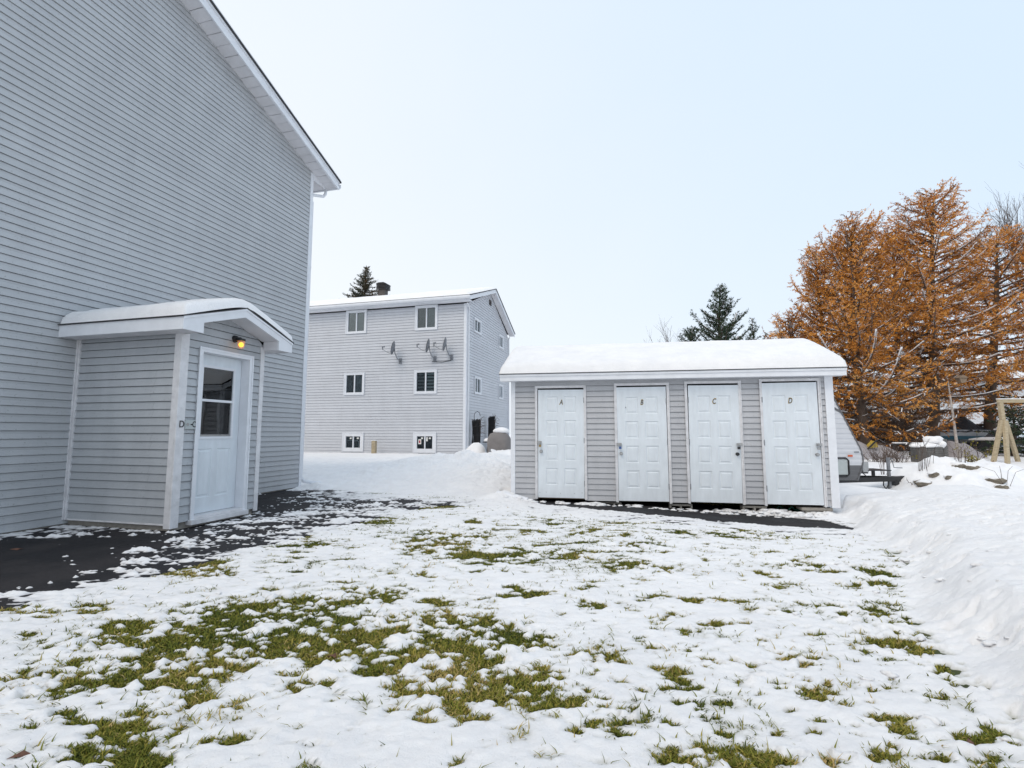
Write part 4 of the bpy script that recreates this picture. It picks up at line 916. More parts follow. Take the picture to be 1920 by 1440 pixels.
mb = MB(); mb.xf = Matrix.Rotation(R(35), 4, 'X') @ Matrix.Rotation(R(25), 4, 'Y'); mb.blob((0, 0, .28), (.2, .2, .05), 3, .1); mb.build('snow_cap', M['snow'], r, smooth=True)
MB().tube([(-.05, 0, .2), (-.2, -.05, .05), (-.5, -.1, -.1)], .02, 6).build('mast', M['dishgrey'], r)
p = aty(893, 848, 20.3); mb = MB(); mb.blob((0, 0, .1), (.42, .35, .42), 9, .2, 18, 12, flat=-.3); o = mb.build('snowy_planter', M['snow'], smooth=True); o.location = (p.x, p.y, .32); tag(o, 'planter buried under a rounded heap of snow beside the dark tower', 'planter')
MB().tube([(0, 0, -.25), (0, 0, .13)], [.27, .34], 16).build('pot', M['blind'], o)
# ------------------------------------------------------------------ trees
class TB:
    """triangle soup with tint"""
    def __init__(s): s.v = []; s.f = []; s.t = []
    def tri(s, a, b, c, t): i = len(s.v); s.v += [a, b, c]; s.f.append((i, i + 1, i + 2)); s.t += [t, t, t]
    def build(s, name, m, parent):
        me = bpy.data.meshes.new(name); me.from_pydata(s.v, [], s.f); me.materials.append(m)
        at = me.attributes.new('tint', 'FLOAT', 'POINT'); at.data.foreach_set('value', s.t)
        o = bpy.data.objects.new(name, me); COL.objects.link(o); o.parent = parent; return o
def needles(seg, ln, w, seed, m, parent):
    rs = np.random.RandomState(seed); cnt = np.array([q[4] for q in seg]); ix = np.repeat(np.arange(len(seg)), cnt); n = len(ix)
    c, m_, e = (np.array([q[k] for q in seg])[ix] for k in range(3)); tb = np.array([q[3] for q in seg])[ix]
    f = rs.rand(n, 1); o = np.where(f < .5, c + (m_ - c) * f * 2, m_ + (e - m_) * (f * 2 - 1)); td = np.where(f < .5, m_ - c, e - m_); td = td / (np.linalg.norm(td, axis=1, keepdims=True) + 1e-9)
    nd = rs.rand(n, 3) * 2 - 1 + td * .9; nd = nd / (np.linalg.norm(nd, axis=1, keepdims=True) + 1e-9) * ln * (.6 + .7 * rs.rand(n, 1)); ww = rs.randn(n, 3); ww = ww / np.linalg.norm(ww, axis=1, keepdims=True) * w
    o = o + rs.randn(n, 3) * .02
    V = np.stack([o - ww, o + ww, o + nd], 1).astype(np.float32)
    me = bpy.data.meshes.new('needles'); me.vertices.add(n * 3); me.vertices.foreach_set('co', V.ravel()); me.loops.add(n * 3); me.loops.foreach_set('vertex_index', np.arange(n * 3, dtype=np.int32))
    me.polygons.add(n); me.polygons.foreach_set('loop_start', np.arange(0, n * 3, 3, dtype=np.int32)); me.polygons.foreach_set('loop_total', np.full(n, 3, np.int32))
    t = np.clip(.5 + tb + .16 * rs.randn(n), 0, 1); at = me.attributes.new('tint', 'FLOAT', 'POINT'); at.data.foreach_set('value', np.repeat(t, 3).astype(np.float32))
    me.materials.append(m); me.update(); o_ = bpy.data.objects.new('needles', me); COL.objects.link(o_); o_.parent = parent
def tree(name, label, cat, loc, h, rad, z_first, needle, seed, nbr=110, elev=(25, -8), curl=.25, twl=.7, needle_len=.09, needle_w=.02, dens=1., snowamt=.5, trunk_r=.2, lean=(0, 0), group=None, bias=None, bare=0., twstep=.16, hang=.35, sparse_low=False, lowbare=0., leaders=0, barkm='bark'):
    rnd = random.Random(seed); r = root(name, loc, 0, label, cat, group)
    tr = MB(); br = MB(); fo = []; sn = MB(); U = rnd.uniform
    tp = lambda t: Vector((lean[0] * t + .12 * math.sin(t * 5 + seed), lean[1] * t, h * t - .3))
    tr.tube([tuple(tp(k / 10)) for k in range(11)], [trunk_r * (1 - k / 10) ** .8 + .015 for k in range(11)], 9); tr.build('trunk', M[barkm], r, smooth=True)
    for i in range(nbr):
        q = (i + U(0, 1)) / nbr; zf = z_first + (1 - z_first) * q ** .9
        if zf > .985: continue
        az = i * 2.4 + U(-.5, .5); L = rad((zf - z_first) / (1 - z_first)) * U(.62, 1.12)
        if bias: L *= bias(az, zf)
        if sparse_low and zf < .3 and rnd.random() < .35: continue
        L = max(L, .25); e = R(elev[1] + (elev[0] - elev[1]) * q + U(-10, 10))
        d = Vector((math.cos(az) * math.cos(e), math.sin(az) * math.cos(e), math.sin(e))); p = tp(zf); pts = [p.copy()]
        nseg = 7; side_ = Vector((-math.sin(az), math.cos(az), 0)); bend = U(-.12, .12)
        for k in range(nseg):
            t = (k + 1) / nseg; d = (d + Vector((0, 0, (-.10 + curl * t) * .8)) + side_ * bend * .4 + Vector((U(-.07, .07), U(-.07, .07), U(-.05, .05)))).normalized(); p = p + d * L / nseg; pts.append(p.copy())
        r0 = .012 + .014 * L
        br.tube([tuple(x) for x in pts], [r0 * (1 - .85 * k / nseg) for k in range(nseg + 1)], 4, False)
        # snow ribbon lying on the branch
        if rnd.random() < snowamt:
            a0 = rnd.randint(1, 3); a1 = rnd.randint(4, nseg)
            for k in range(a0, a1):
                w = U(.03, .06); up = Vector((0, 0, r0 + .03)); sd = side_ * w
                P_, Q_ = pts[k] + up, pts[k + 1] + up
                sn.face(tuple(P_ - sd), tuple(P_ + sd), tuple(Q_ + sd * .7), tuple(Q_ - sd * .7)); sn.face(tuple(P_ - sd - up * .3), tuple(Q_ - sd * .7 - up * .3), tuple(Q_ - sd * .7), tuple(P_ - sd)); sn.face(tuple(P_ + sd), tuple(Q_ + sd * .7), tuple(Q_ + sd * .7 - up * .3), tuple(P_ + sd - up * .3))
        s_ = .12 * L; btint = U(-.34, .3)
        while s_ < L:
            t = s_ / L; k = min(int(t * nseg), nseg - 1); fr = t * nseg - k; c = pts[k].lerp(pts[k + 1], fr); dd = (pts[k + 1] - pts[k]).normalized()
            for sg in (-1, 1):
                tl = twl * U(.4, 1.15) * (1 - .55 * t) * min(1, .35 + L / 3.)
                td = (dd * U(.5, .95) + side_ * sg * U(.35, 1) + Vector((0, 0, U(-hang, .35)))).normalized()
                m_ = c + td * tl * .5; td2 = (td + Vector((0, 0, U(-.35, .25)))).normalized(); e_ = m_ + td2 * tl * .5
                tw = .006 + .004 * (rnd.random() < .5)
                for A_, B_ in ((c, m_), (m_, e_)):
                    up = Vector((0, 0, tw)); br.f.append([len(br.v), len(br.v) + 1, len(br.v) + 2]); br.mi.append(0); br.v += [(A_ - up)[:], (A_ + up)[:], B_[:]]
                if rnd.random() < snowamt * .8:
                    w = td.cross(Vector((0, 0, 1))) * .022; up = Vector((0, 0, .03)); sn.face(tuple(c + up - w), tuple(c + up + w), tuple(m_ + up + w), tuple(m_ + up - w))
                if rnd.random() < bare * (.3 + t): continue
                if zf < .42 and rnd.random() < (.5 - zf) * 1.1 * lowbare: continue
                fo.append((c[:], m_[:], e_[:], btint + U(-.15, .15), int(tl / .05 * dens * U(.3, 1.4)) + 1))
            s_ += twstep * U(.7, 1.3)
    br.build('branches', M['twig'] if barkm != 'birch' else M['birch'], r)
    if fo: needles(fo, needle_len, needle_w, seed, needle, r)
    if sn.v: sn.build('snow_load', M['snow'], r)
    return r
def ground_at(u, Y): x = (u - 960) / F * Y / math.cos(PITCH) * 1.0; return x
def tl(u, Y, ztop_px):
    q = aty(u, ztop_px, Y); g = float(G(q.x, Y)); return (q.x, Y, g), q.z - g
def larch(u, Y, vt, seed, label, rmax, **k):
    pw = k.pop('pw', .5); k.setdefault('needle_len', .115); k.setdefault('needle_w', .025); k.setdefault('hang', .9); k.setdefault('twstep', .17); k.setdefault('lowbare', 1.3)
    loc, h = tl(u, Y, vt); ub = k.pop('ub', None)
    if ub:
        xb = aty(ub, 850, Y).x; k['lean'] = (loc[0] - xb, 0); loc = (xb, loc[1], loc[2])
    return tree('larch_tree', label, 'tree', loc, h, lambda t: rmax * (1 - t) ** pw * (.8 + .2 * min(1, t * 5)) + .2, k.pop('zf', .08), M['larch'], seed, group='orange larch trees on the right', **k)
larch(1752, 27, 345, 1, 'tallest orange larch with a bare straight trunk, right of centre of the clump', 5.6, nbr=125, trunk_r=.26, dens=1.9, snowamt=.85, elev=(42, -6), curl=.34, zf=.14, twl=1.25, sparse_low=True, pw=.58, ub=1746)
larch(1592, 25, 425, 2, 'broad orange larch at the left of the clump, spreading over the shed end', 4.8, nbr=135, trunk_r=.24, dens=1.7, snowamt=.45, elev=(56, -4), curl=.46, twl=1.25, zf=.06, pw=.46)
larch(1668, 29, 425, 3, 'orange larch set back between the two foremost larches', 4.2, nbr=95, trunk_r=.22, dens=1.6, snowamt=.4, elev=(56, 0), curl=.46, twl=1.2, zf=.05, pw=.42)
larch(1866, 29, 430, 4, 'dark trunked orange larch behind the wooden swing frame', 5.8, nbr=105, trunk_r=.3, dens=1.8, snowamt=.85, elev=(38, -6), curl=.3, twl=1.25, zf=.12, sparse_low=True, pw=.5, ub=1858)
larch(1532, 27, 462, 6, 'slim orange larch at the left rear of the clump behind the broad one', 2.9, nbr=95, trunk_r=.16, dens=1.9, snowamt=.35, elev=(56, 0), curl=.5, twl=1.1, zf=.06, pw=.45)
larch(1478, 28, 590, 5, 'low orange larch showing just above the shed roof at the clump left edge', 3.0, nbr=95, trunk_r=.14, dens=1.6, snowamt=.4, elev=(42, 5), curl=.5, zf=.08, bare=.35, twl=1.1, pw=.4)
loc, h = tl(1348, 30, 527)
tree('pine_tree', 'dark green pine rising behind the shed roof', 'tree', loc, h, lambda t: 4.9 * (1 - t) ** .85 * (.8 + .2 * min(1, t * 6)) + .1, .12, M['spruce'], 8, nbr=105, elev=(50, 10), curl=.35, twl=.75, needle_len=.16, needle_w=.03, dens=1.5, snowamt=.25, trunk_r=.18, twstep=.17, hang=.1)
loc, h = tl(1412, 32, 590)
tree('pine_tree', 'smaller dark pine between the tall pine and the orange larches', 'tree', loc, h, lambda t: 1.9 * (1 - t) ** .8 + .1, .12, M['spruce'], 18, nbr=60, elev=(50, 10), curl=.3, twl=.6, needle_len=.15, needle_w=.03, dens=1.3, snowamt=.25, trunk_r=.12, hang=.1)
loc, h = tl(1290, 31, 612)
tree('pine_tree', 'low dark pine bush left of the tall pine behind the shed', 'tree', loc, h, lambda t: 2.5 * (1 - t) ** .5 + .1, .12, M['spruce'], 28, nbr=90, elev=(50, 10), curl=.3, twl=.6, needle_len=.15, needle_w=.03, dens=1.4, snowamt=.25, trunk_r=.12, hang=.1)
loc, h = tl(684, 36, 490)
tree('spruce_tree', 'pointed spruce top rising behind the snowy roof of the pale block', 'tree', loc, h, lambda t: 3.1 * (1 - t) + .05, .6, M['spruce_cone'], 9, nbr=190, elev=(25, 0), curl=.25, twl=.34, needle_len=.12, needle_w=.03, dens=2.2, snowamt=.1, trunk_r=.2, twstep=.13, hang=.3)
loc, h = tl(712, 38, 528)
tree('spruce_tree', 'lower spruce tip beside the brown roof vent of the pale block', 'tree', loc, h, lambda t: 2.6 * (1 - t) + .08, .65, M['spruce_cone'], 10, nbr=80, elev=(25, 5), curl=.3, twl=.42, needle_len=.12, needle_w=.03, dens=2., snowamt=.1, trunk_r=.14, twstep=.14, hang=.3)
loc, h = tl(1900, 22.5, 745)
tree('spruce_tree', 'small dark evergreen under the swing beam at the right edge', 'tree', (loc[0] + 1.2, loc[1] + 1.4, loc[2]), h + .4, lambda t: 1.5 * (1 - t) ** .6 + .1, .1, M['spruce'], 11, nbr=60, elev=(30, 0), curl=.2, twl=.5, needle_len=.1, needle_w=.03, dens=1.6, snowamt=.2, trunk_r=.07, twstep=.12)
# bare deciduous tree at the right edge
def bare_tree(name, label, loc, h, spread, seed, m, r0, depth=5, upr=.35, cat='tree'):
    rnd = random.Random(seed); r = root(name, loc, 0, label, cat); tk = MB(); br = MB()
    def grow_(p, d, L, rad, lev):
        pts = [p]; q = p; dd = d
        for k in range(4):
            dd = (dd + Vector((rnd.gauss(0, .12), rnd.gauss(0, .12), rnd.gauss(.03, .08)))).normalized(); q = q + dd * L / 4; pts.append(q)
        (tk if lev == 0 else br).tube([x[:] for x in pts], [rad * (1 - .12 * k) for k in range(5)], 7 if lev == 0 else (4 if lev < 3 else 3), False)
        if lev >= depth: return
        for k in range(5 if lev < 3 else 5):
            t = rnd.uniform(.3, 1.) if k else 1.; i = min(3, int(t * 4)); o = pts[i].lerp(pts[i + 1], t * 4 - i)
            nd = (dd + Vector((rnd.gauss(0, spread), rnd.gauss(0, spread), rnd.gauss(upr, .25)))).normalized()
            grow_(o, nd, L * rnd.uniform(.5, .75), rad * .5, lev + 1)
    grow_(Vector((0, 0, -.2)), Vector((0, 0, 1)), h * .42, r0, 0)
    tk.build('trunk', m, r, smooth=True); br.build('branches', M['twig'], r)
loc, h = tl(1915, 34, 300); bare_tree('bare_tree', 'tall leafless grey tree at the far right edge behind the larches', (loc[0] + .6, loc[1], loc[2]), h * 1.12, .42, 6, M['twig'], .25, 5, .55)
loc, h = tl(1262, 40, 600); bare_tree('bare_tree', 'leafless twiggy crown peeping over the shed roof left of the pines', loc, h * .98, .5, 16, M['twig'], .1, 4)
# leaning birch sapling
r = root('birch_sapling', (aty(1800, 858, 22.5).x, 22.5, 0), 0, 'thin pale birch trunk leaning left in front of the tarps', 'tree')
q1 = aty(1776, 705, 22.5) - r.location
MB().tube([(0, 0, -.1), (-.1, 0, .9), (q1.x * .6, 0, 2.1), tuple(q1)], [.075, .06, .045, .02], 8).build('trunk', M['birch'], r, smooth=True)
mb = MB(); rnd = random.Random(4)
for k in range(14): z = rnd.uniform(1.6, 3.8); x = q1.x * (z / q1.z); a = rnd.uniform(0, 6.3); l = rnd.uniform(.3, 1.); mb.tube([(x, 0, z), (x + math.cos(a) * l * .6, math.sin(a) * .3, z + .3 * l), (x + math.cos(a) * l, math.sin(a) * .5, z + .45 * l)], [.014, .009, .004], 4)
mb.build('branches', M['twig'], r)
# tangled dark brush under the larches
def brush(label, u, Y, w, h, seed, m='twig', n=260, name='brush_thicket', leafm=None, cat='bush'):
    x = aty(u, 850, Y).x; r = root(name, (x, Y, float(G(x, Y))), 0, label, cat); rnd = random.Random(seed); mb = MB(); fo = TB()
    for k in range(n):
        a = rnd.uniform(0, 6.3); rr = w * math.sqrt(rnd.random()); p = Vector((rr * math.cos(a), rr * math.sin(a) * .5, 0)); l = h * rnd.uniform(.5, 1.1); d = Vector((rnd.gauss(0, .5), rnd.gauss(0, .5), 1)).normalized()
        e = p + d * l; m_ = p.lerp(e, .5) + Vector((rnd.gauss(0, .06), 0, rnd.gauss(0, .04))) * h; mb.tube([p[:], m_[:], e[:]], [.012, .008, .003], 3, False)
        for j in range(4): f = rnd.uniform(.3, 1); o = p.lerp(e, f); q = o + Vector((rnd.gauss(0, .2), rnd.gauss(0, .2), rnd.gauss(.1, .15))) * h * .7; mb.tube([o[:], q[:]], [.006, .002], 3, False)
        if leafm:
            for j in range(10):
                o = p.lerp(e, rnd.uniform(.3, 1)) + Vector((rnd.gauss(0, .06), rnd.gauss(0, .06), rnd.gauss(0, .06))); w_ = Vector((rnd.gauss(0, 1), rnd.gauss(0, 1), rnd.gauss(0, 1))).normalized() * .035; fo.tri((o - w_)[:], (o + w_)[:], (o + Vector((rnd.gauss(0, .04), rnd.gauss(0, .04), rnd.gauss(0, .05))))[:], rnd.random())
    mb.build('stems', M[m], r)
    if fo.v: fo.build('leaves', leafm, r)
brush('dark leafless thicket behind the trailer nose under the larches', 1640, 27, 2.4, 3.4, 31, n=620)
brush('low leafless brush behind the grey tarp under the tallest larch', 1730, 31, 3.5, 1.8, 32, n=300)
brush('dry reddish bush with bare stems on the grey tarp beyond the trailer tongue', 1665, 20.5, .7, 1.0, 33, n=70, name='dry_bush')
brush('small yellow green shrub left of the paver stack', 1726, 20.6, .35, .75, 34, n=22, name='leafy_shrub', leafm=M['yleaf'])
brush('thin yellow leafed shrub in front of the grey tent-like tarp', 1822, 20.5, .3, .45, 35, n=16, name='leafy_shrub', leafm=M['yleaf'])
brush('tall wispy yellow leafed shoot before the black tarp', 1836, 21, .2, 1.5, 36, n=9, name='leafy_shrub', leafm=M['yleaf'])
# bird nest / feeder in the branches
q = aty(1802, 711, 24); mb = MB(); mb.prism([(-.2, .05), (.2, .05), (.12, -.16), (-.08, -.2)], -.12, .12); mb.prism([(-.24, .055), (.24, .055), (0, .2)], -.16, .16); o = mb.build('bird_feeder', M['wood']); o.location = q; tag(o, 'dark hanging bird feeder among the larch branches', 'feeder')
MB().tube([(0, 0, .2), (0, 0, .9)], .008, 4).build('cord', M['dark'], o)
# ------------------------------------------------------------------ travel trailer
TY = 12.3
p = aty(1612, 895, TY); tz = -.02
tt = root('travel_trailer', (p.x, TY, 0), 0, 'white travel trailer with dark lower band and slanted nose behind the shed', 'trailer')
# profile along x (nose at +x): coordinates relative to the root, camera side y=0
prof = [(-4.6, .12 + tz), (-.07, .12 + tz), (.06, .42 + tz), (.10, .62 + tz), (.06, .86 + tz), (-.58, 2.25 + tz), (-.82, 2.62 + tz), (-1.1, 2.8 + tz), (-4.6, 2.85 + tz)]
mb = MB(); mb.mat(M['trailer']); y0, y1 = 0, 2.3
# camera side in horizontal ribs
zs = [.12 + tz, .50 + tz] + [.50 + tz + .12 * k for k in range(1, 20)]
def nose(z):
    P_ = [(a, b) for a, b in prof[1:8]]
    for (a, b), (c, d) in zip(P_, P_[1:]):
        if b <= z <= d: return a + (c - a) * (z - b) / (d - b)
    return P_[-1][0]
ribs = [.12 + tz + k * .06 for k in range(int(2.66 / .06))]
for a in ribs:
    b = a + .06; mb.mat(M['trailerdark'] if a < .46 + tz else M['trailer'])
    bow = -.008 if (int(round((a - tz) / .06)) % 2) else 0
    mb.face((-4.6, bow, a + .004), (nose(a) - .0, bow, a + .004), (nose(b), bow, b - .004), (-4.6, bow, b - .004))
    mb.face((-4.6, bow, b - .004), (nose(b), bow, b - .004), (nose(b), -.008 - bow, b + .004), (-4.6, -.008 - bow, b + .004))
mb.mat(M['trailer']); 
for (a, b), (c, d) in zip(prof[1:], prof[2:]): mb.face((a, 0, b), (a, 2.3, b), (c, 2.3, d), (c, 0, d))
mb.face((-4.6, 0, .12), (-.07, 0, .12 + tz), (-.07, 2.3, .12 + tz), (-4.6, 2.3, .12)); mb.face(*[(a, 2.3, b) for a, b in prof])
mb.mat(M['trailerdark'])
for (a, b), (c, d) in zip(prof[1:8], prof[2:8]): mb.bar((a + .008, -.004, b), (c + .008, -.004, d), .03, .03, (0, 1, 0))
mb.prism([(nose(1.85) - .12, 1.83), (nose(1.72) - .01, 1.72), (nose(1.8) - .01, 1.80), (-.9, 2.15), (-.95, 2.1)], -.016, -.006)
mb.build('body', None, tt)
mb = MB(); mb.box(-1.0, -.29, -.022, -.012, .26 + tz, .62 + tz); mb.build('hatch', M['blind'], tt, bevel=.02)
mb = MB()
x0, x1, z0, z1 = -1.03, -.26, .22 + tz, .66 + tz
mb.tube([(x0, -.02, z0), (x1 - .06, -.02, z0), (x1, -.02, z0 + .06), (x1, -.02, z1 - .06), (x1 - .06, -.02, z1), (x0, -.02, z1)], .02, 6); mb.build('hatch_seal', M['dark'], tt)
MB().box(-.27, -.15, -.03, -.012, .69 + tz, .735 + tz).build('marker_light', M['amber'], tt, bevel=.012)
MB().box(-.11, .01, -.03, -.012, .79 + tz, .82 + tz).build('vent_light', M['dishgrey'], tt, bevel=.008)
mb = MB(); mb.bar((-1.6, .25, .04), (1.8, 1.08, .04), .06, .12); mb.bar((-1.6, 2.05, .04), (1.8, 1.2, .04), .06, .12); mb.bar((-4.5, .3, .04), (-1.5, .3, .04), .07, .13); mb.bar((1.7, 1.14, .05), (2.12, 1.14, .08), .1, .09)
mb.box(1.62, 1.72, 1.0, 1.2, -.12, .02); mb.build('tongue', M['dark'], tt)
mb = MB(); mb.tube([(1.5, 1.05, -.45), (1.5, 1.05, .6)], .042, 10); mb.tube([(1.5, 1.05, .58), (1.6, 1.05, .58), (1.63, 1.03, .34), (1.85, 1.03, .33)], .012, 6); mb.build('jack', M['dishgrey'], tt)
mb = MB(); mb.box(.75, 1.35, .75, 1.4, .27, .295); mb.bar((1.05, 1., .06), (1.05, 1., .27), .06); mb.box(.62, .78, .8, 1.0, .2, .46); mb.build('battery_rack', M['dark'], tt)
mb = MB(); mb.box(.63, .77, .76, .8, .24, .5); mb.build('junction_box', M['steel'], tt)
mb = MB(); mb.tube([(1.35, 1.05, .0), (1.3, 1., -.12), (1.36, 1., -.22), (1.42, 1., -.12), (1.45, 1.02, -.02)], .014, 5); mb.tube([(.3, .6, .5), (.5, .62, .58), (.66, .8, .5)], .01, 5); mb.tube([(.66, .9, .25), (.8, .9, .12), (.9, 1., .06)], .012, 5); mb.build('cable', M['dark'], tt)
for yy in (.02, 2.06):
    w_ = MB().tube([(-3.3, yy, .02), (-3.3, yy + .2, .02)], .34, 20).build('wheel', M['dark'], tt)
# ------------------------------------------------------------------ swing frame
SY = 20.3
g0 = float(G(20, SY)); top = aty(1874, 752, SY)
sw = root('swing_frame', (top.x, SY, g0), 0, 'pale timber swing set frame with splayed legs at the right edge', 'swing')
Zt = top.z - g0 + .02
MB().bar((-.08, 0, Zt - .02), (3.6, 0, Zt - .02), .1, .14).build('beam', M['lumber'], sw, bevel=.01)
MB().box(-.1, 3.6, -.06, .06, Zt + .051, Zt + .085).build('snow_layer', M['snow'], sw, bevel=.02)
kz = aty(1878, 790, SY).z - g0
MB().bar((.02, 0, Zt - .09), (.06, 0, kz - .1), .15, .14, (0, 1, 0)).build('post', M['lumber'], sw, bevel=.01)
for (u, v, yy) in ((1859, 868, -.6), (1889, 869, -1.0), (1912, 870, .3)):
    e = aty(u, v, SY + yy) - Vector(sw.location); MB().bar((.07 + .1 * (u - 1885) / 26, yy * .05, kz + .02), (e.x, e.y, -.1), .135, .12, (0, 1, 0)).build('leg', M['lumber'], sw, bevel=.01)
bpost = MB().bar((3.5, -.9, -.1), (3.5, 0, Zt - .1), .11).build('leg', M['lumber'], sw)
bpost = MB().bar((3.5, .9, -.1), (3.5, 0, Zt - .1), .11).build('leg', M['lumber'], sw)
# ------------------------------------------------------------------ paver stack
PYs = 20.0; c0 = aty(1732, 868, PYs); c1 = aty(1784, 868, PYs); pg = float(G(c0.x, PYs))
ps_ = root('paver_stack', (c0.x, PYs, pg), 4, 'squat stack of dark stone pavers topped with lumpy snow', 'pavers')
mb = MB(); rnd = random.Random(2); W_ = c1.x - c0.x; x = 0; cols = [.24, .3, .42, .2]; sc_ = W_ / sum(cols)
for wd in cols:
    wd *= sc_; z = -.1; hh = .72 + (.35 if x > W_ * .75 else 0) + rnd.uniform(-.03, .03)
    while z < hh: t = rnd.uniform(.07, .1); mb.box(x + .008, x + wd - .008 + rnd.uniform(-.01, .01), rnd.uniform(0, .03), .6, z + .005, z + t); z += t
    x += wd
mb.build('pavers', M['paver'], ps_, bevel=.01)
mb = MB(); mb.blob((W_ * .4, .3, .77), (W_ * .5, .35, .17), 3, .3, 18, 10, flat=-.03); mb.blob((W_ * .72, .3, 1.03), (W_ * .33, .3, .16), 5, .3, 18, 10); mb.blob((W_ * .85, .2, .85), (W_ * .15, .25, .18), 6, .3); mb.build('snow_cap', M['snow'], ps_, smooth=True)
# ------------------------------------------------------------------ boat under tarp
BY = 26.0; q0 = aty(1703, 806, BY + 2.6); q1 = aty(1862, 840, BY + 2.6)
bo = root('boat', (q0.x, BY + 2.6, 0), 0, 'white motor boat on land with snowy bow and black tarp over the stern', 'boat')
Lb = q1.x - q0.x; zt_ = q0.z; mb = MB(); st = [(0, .05, .55), (.4, .5, .25), (1.0, .85, .05), (2.2, 1.05, 0), (Lb, 1.05, 0)]
n0 = []
for x, w, kz_ in st:
    kb = zt_ - .75 + kz_; n0.append([mb.P(x, 1.1 - w, zt_ - .0), mb.P(x + .06, 1.1 - w * .82, zt_ - .4), mb.P(x + .1, 1.1, kb), mb.P(x + .06, 1.1 + w * .82, zt_ - .4), mb.P(x, 1.1 + w, zt_)])
for a, b in zip(n0, n0[1:]):
    for k in range(4): mb.idx(a[k], a[k + 1], b[k + 1], b[k])
mb.idx(*n0[-1]); mb.build('hull', M['hull'], bo, smooth=False)
mb = MB(); mb.bar((.35, .62, zt_ - .42), (1.0, .28, zt_ - .45), .03, .2); mb.bar((1.0, .26, zt_ - .45), (Lb, .07, zt_ - .45), .03, .2); mb.build('stripe', M['hullblue'], bo)
mb = MB(); mb.bar((0, 1.05, zt_ + .01), (.4, .6, zt_ + .01), .04); mb.bar((.4, .6, zt_ + .01), (1.0, .24, zt_ + .01), .04); mb.bar((1., .24, zt_ + .01), (Lb, .04, zt_ + .01), .04); mb.build('rub_rail', M['dark'], bo)
mb = MB(); mb.blob((1.1, 1.1, zt_ + .08), (1.15, .95, .34), 8, .2, 20, 10, flat=-.05); mb.build('snow_layer', M['snow'], bo, smooth=True)
def tent(mb, pts_base, ridge):
    n = len(pts_base)
    for k in range(n):
        a, b = pts_base[k], pts_base[(k + 1) % n]; j = min(range(len(ridge)), key=lambda i: (Vector(ridge[i]) - (Vector(a) + Vector(b)) / 2).length)
        mb.face(a, b, ridge[j])
mb = MB(); x0, x1 = Lb * .34, Lb * 1.04; n = 26; rows = []
rnd = random.Random(8); rg = lambda t: zt_ + .28 + .0 * t + .75 * math.exp(-((t - .68) / .17) ** 2) + .2 * math.exp(-((t - .1) / .12) ** 2)
for i in range(n + 1):
    t = i / n; x = x0 + (x1 - x0) * t; row = []
    for j in range(11):
        s_ = j / 10; yy = -.02 + 2.2 * s_; h_ = 1 - abs(2 * s_ - 1) ** 1.3; fold = .05 * math.sin(i * 1.9 + j * .8) * (1 - h_) + rnd.uniform(-.015, .015)
        row.append(mb.P(x, yy + fold, (zt_ - .12) + (rg(t) - zt_ + .12) * h_ + .03 * math.sin(i * 1.3) * (1 - h_)))
    rows.append(row)
for a, b in zip(rows, rows[1:]):
    for k in range(10): mb.idx(a[k], a[k + 1], b[k + 1], b[k])
mb.build('tarp', M['tarpblack'], bo)
mb = MB(); mb.bar((.6, 1.1, zt_ - .95), (Lb, 1.1, zt_ - .95), .12); mb.tube([(3.2, .1, .35), (3.2, .3, .35)], .33, 16); mb.bar((3, .3, .5), (3, 1.9, .5), .1); mb.build('boat_cradle', M['dark'], bo)
# grey tarped things
def tarp_heap(name, label, u0, u1, vt, vb, Y, m, seed, peak=.35, d=1.4, cat='tarp'):
    a = aty(u0, vb, Y); b = aty(u1, vb, Y); tz_ = aty(u0, vt, Y).z; g = min(a.z, float(G(a.x, Y))) ; W = b.x - a.x; hh = tz_ - a.z
    mb = MB(); n = 30; m_ = 12; rnd = random.Random(seed); ph = [rnd.uniform(0, 6) for _ in range(5)]; rows = []
    for i in range(n + 1):
        t = i / n; pr = math.sin(math.pi * min(1, t / peak * .5 if t < peak else .5 + (t - peak) / (1 - peak) * .5)) ** .7; row = []
        for j in range(m_ + 1):
            s_ = j / m_; hj = math.sin(math.pi * s_) ** .5; z = hh * pr * hj * (1 + .12 * math.sin(9 * t + ph[0]) + .07 * math.sin(21 * t + 5 * s_ + ph[1])) + .03 * math.sin(14 * s_ + 9 * t + ph[2])
            row.append(mb.P(t * W + .05 * math.sin(8 * s_ + ph[3]), s_ * d + .08 * math.sin(11 * t + ph[4]), z - .05))
        rows.append(row)
    for p_, q_ in zip(rows, rows[1:]):
        for k in range(m_): mb.idx(p_[k], p_[k + 1], q_[k + 1], q_[k])
    o = mb.build(name, m, smooth=True); o.location = (a.x, Y, a.z); return tag(o, label, cat)
M['tarplight'] = plain('pale_grey_tarp', (.33, .31, .32), .7, .15, 3, .3, 12)
tarp_heap('tarp_heap', 'low crumpled grey tarp pile between the trailer nose and paver stack', 1606, 1722, 826, 868, 22, M['tarplight'], 1, .28, 2.2)
tarp_heap('tarp_cover', 'slanting pale grey tarp hanging in front of the boat stern', 1800, 1862, 826, 864, 23, M['tarplight'], 4, .2, 1.2)
tarp_heap('tarp_cover', 'dark low tarp cover in the shade below the boat bow', 1772, 1812, 832, 862, 23.6, M['tarpblack'], 5, .5, 1.4)
q = aty(1642, 836, 22.4); mb = MB(); mb.mat(M['yellow']).prism([(-.35, -.12), (.0, .22), (.12, -.05)], 0, .3); mb.mat(M['dark']).bar((-.42, -.06, -.15), (.05, -.06, .28), .06, .05); o = mb.build('yellow_roof_panel', None); o.location = q; tag(o, 'yellow gabled panel with dark edge leaning on the grey tarp pile', 'panel')
r = root('utility_frame', aty(1700, 833, 23), 0, 'low dark metal frame with snow on it left of the boat bow', 'frame')
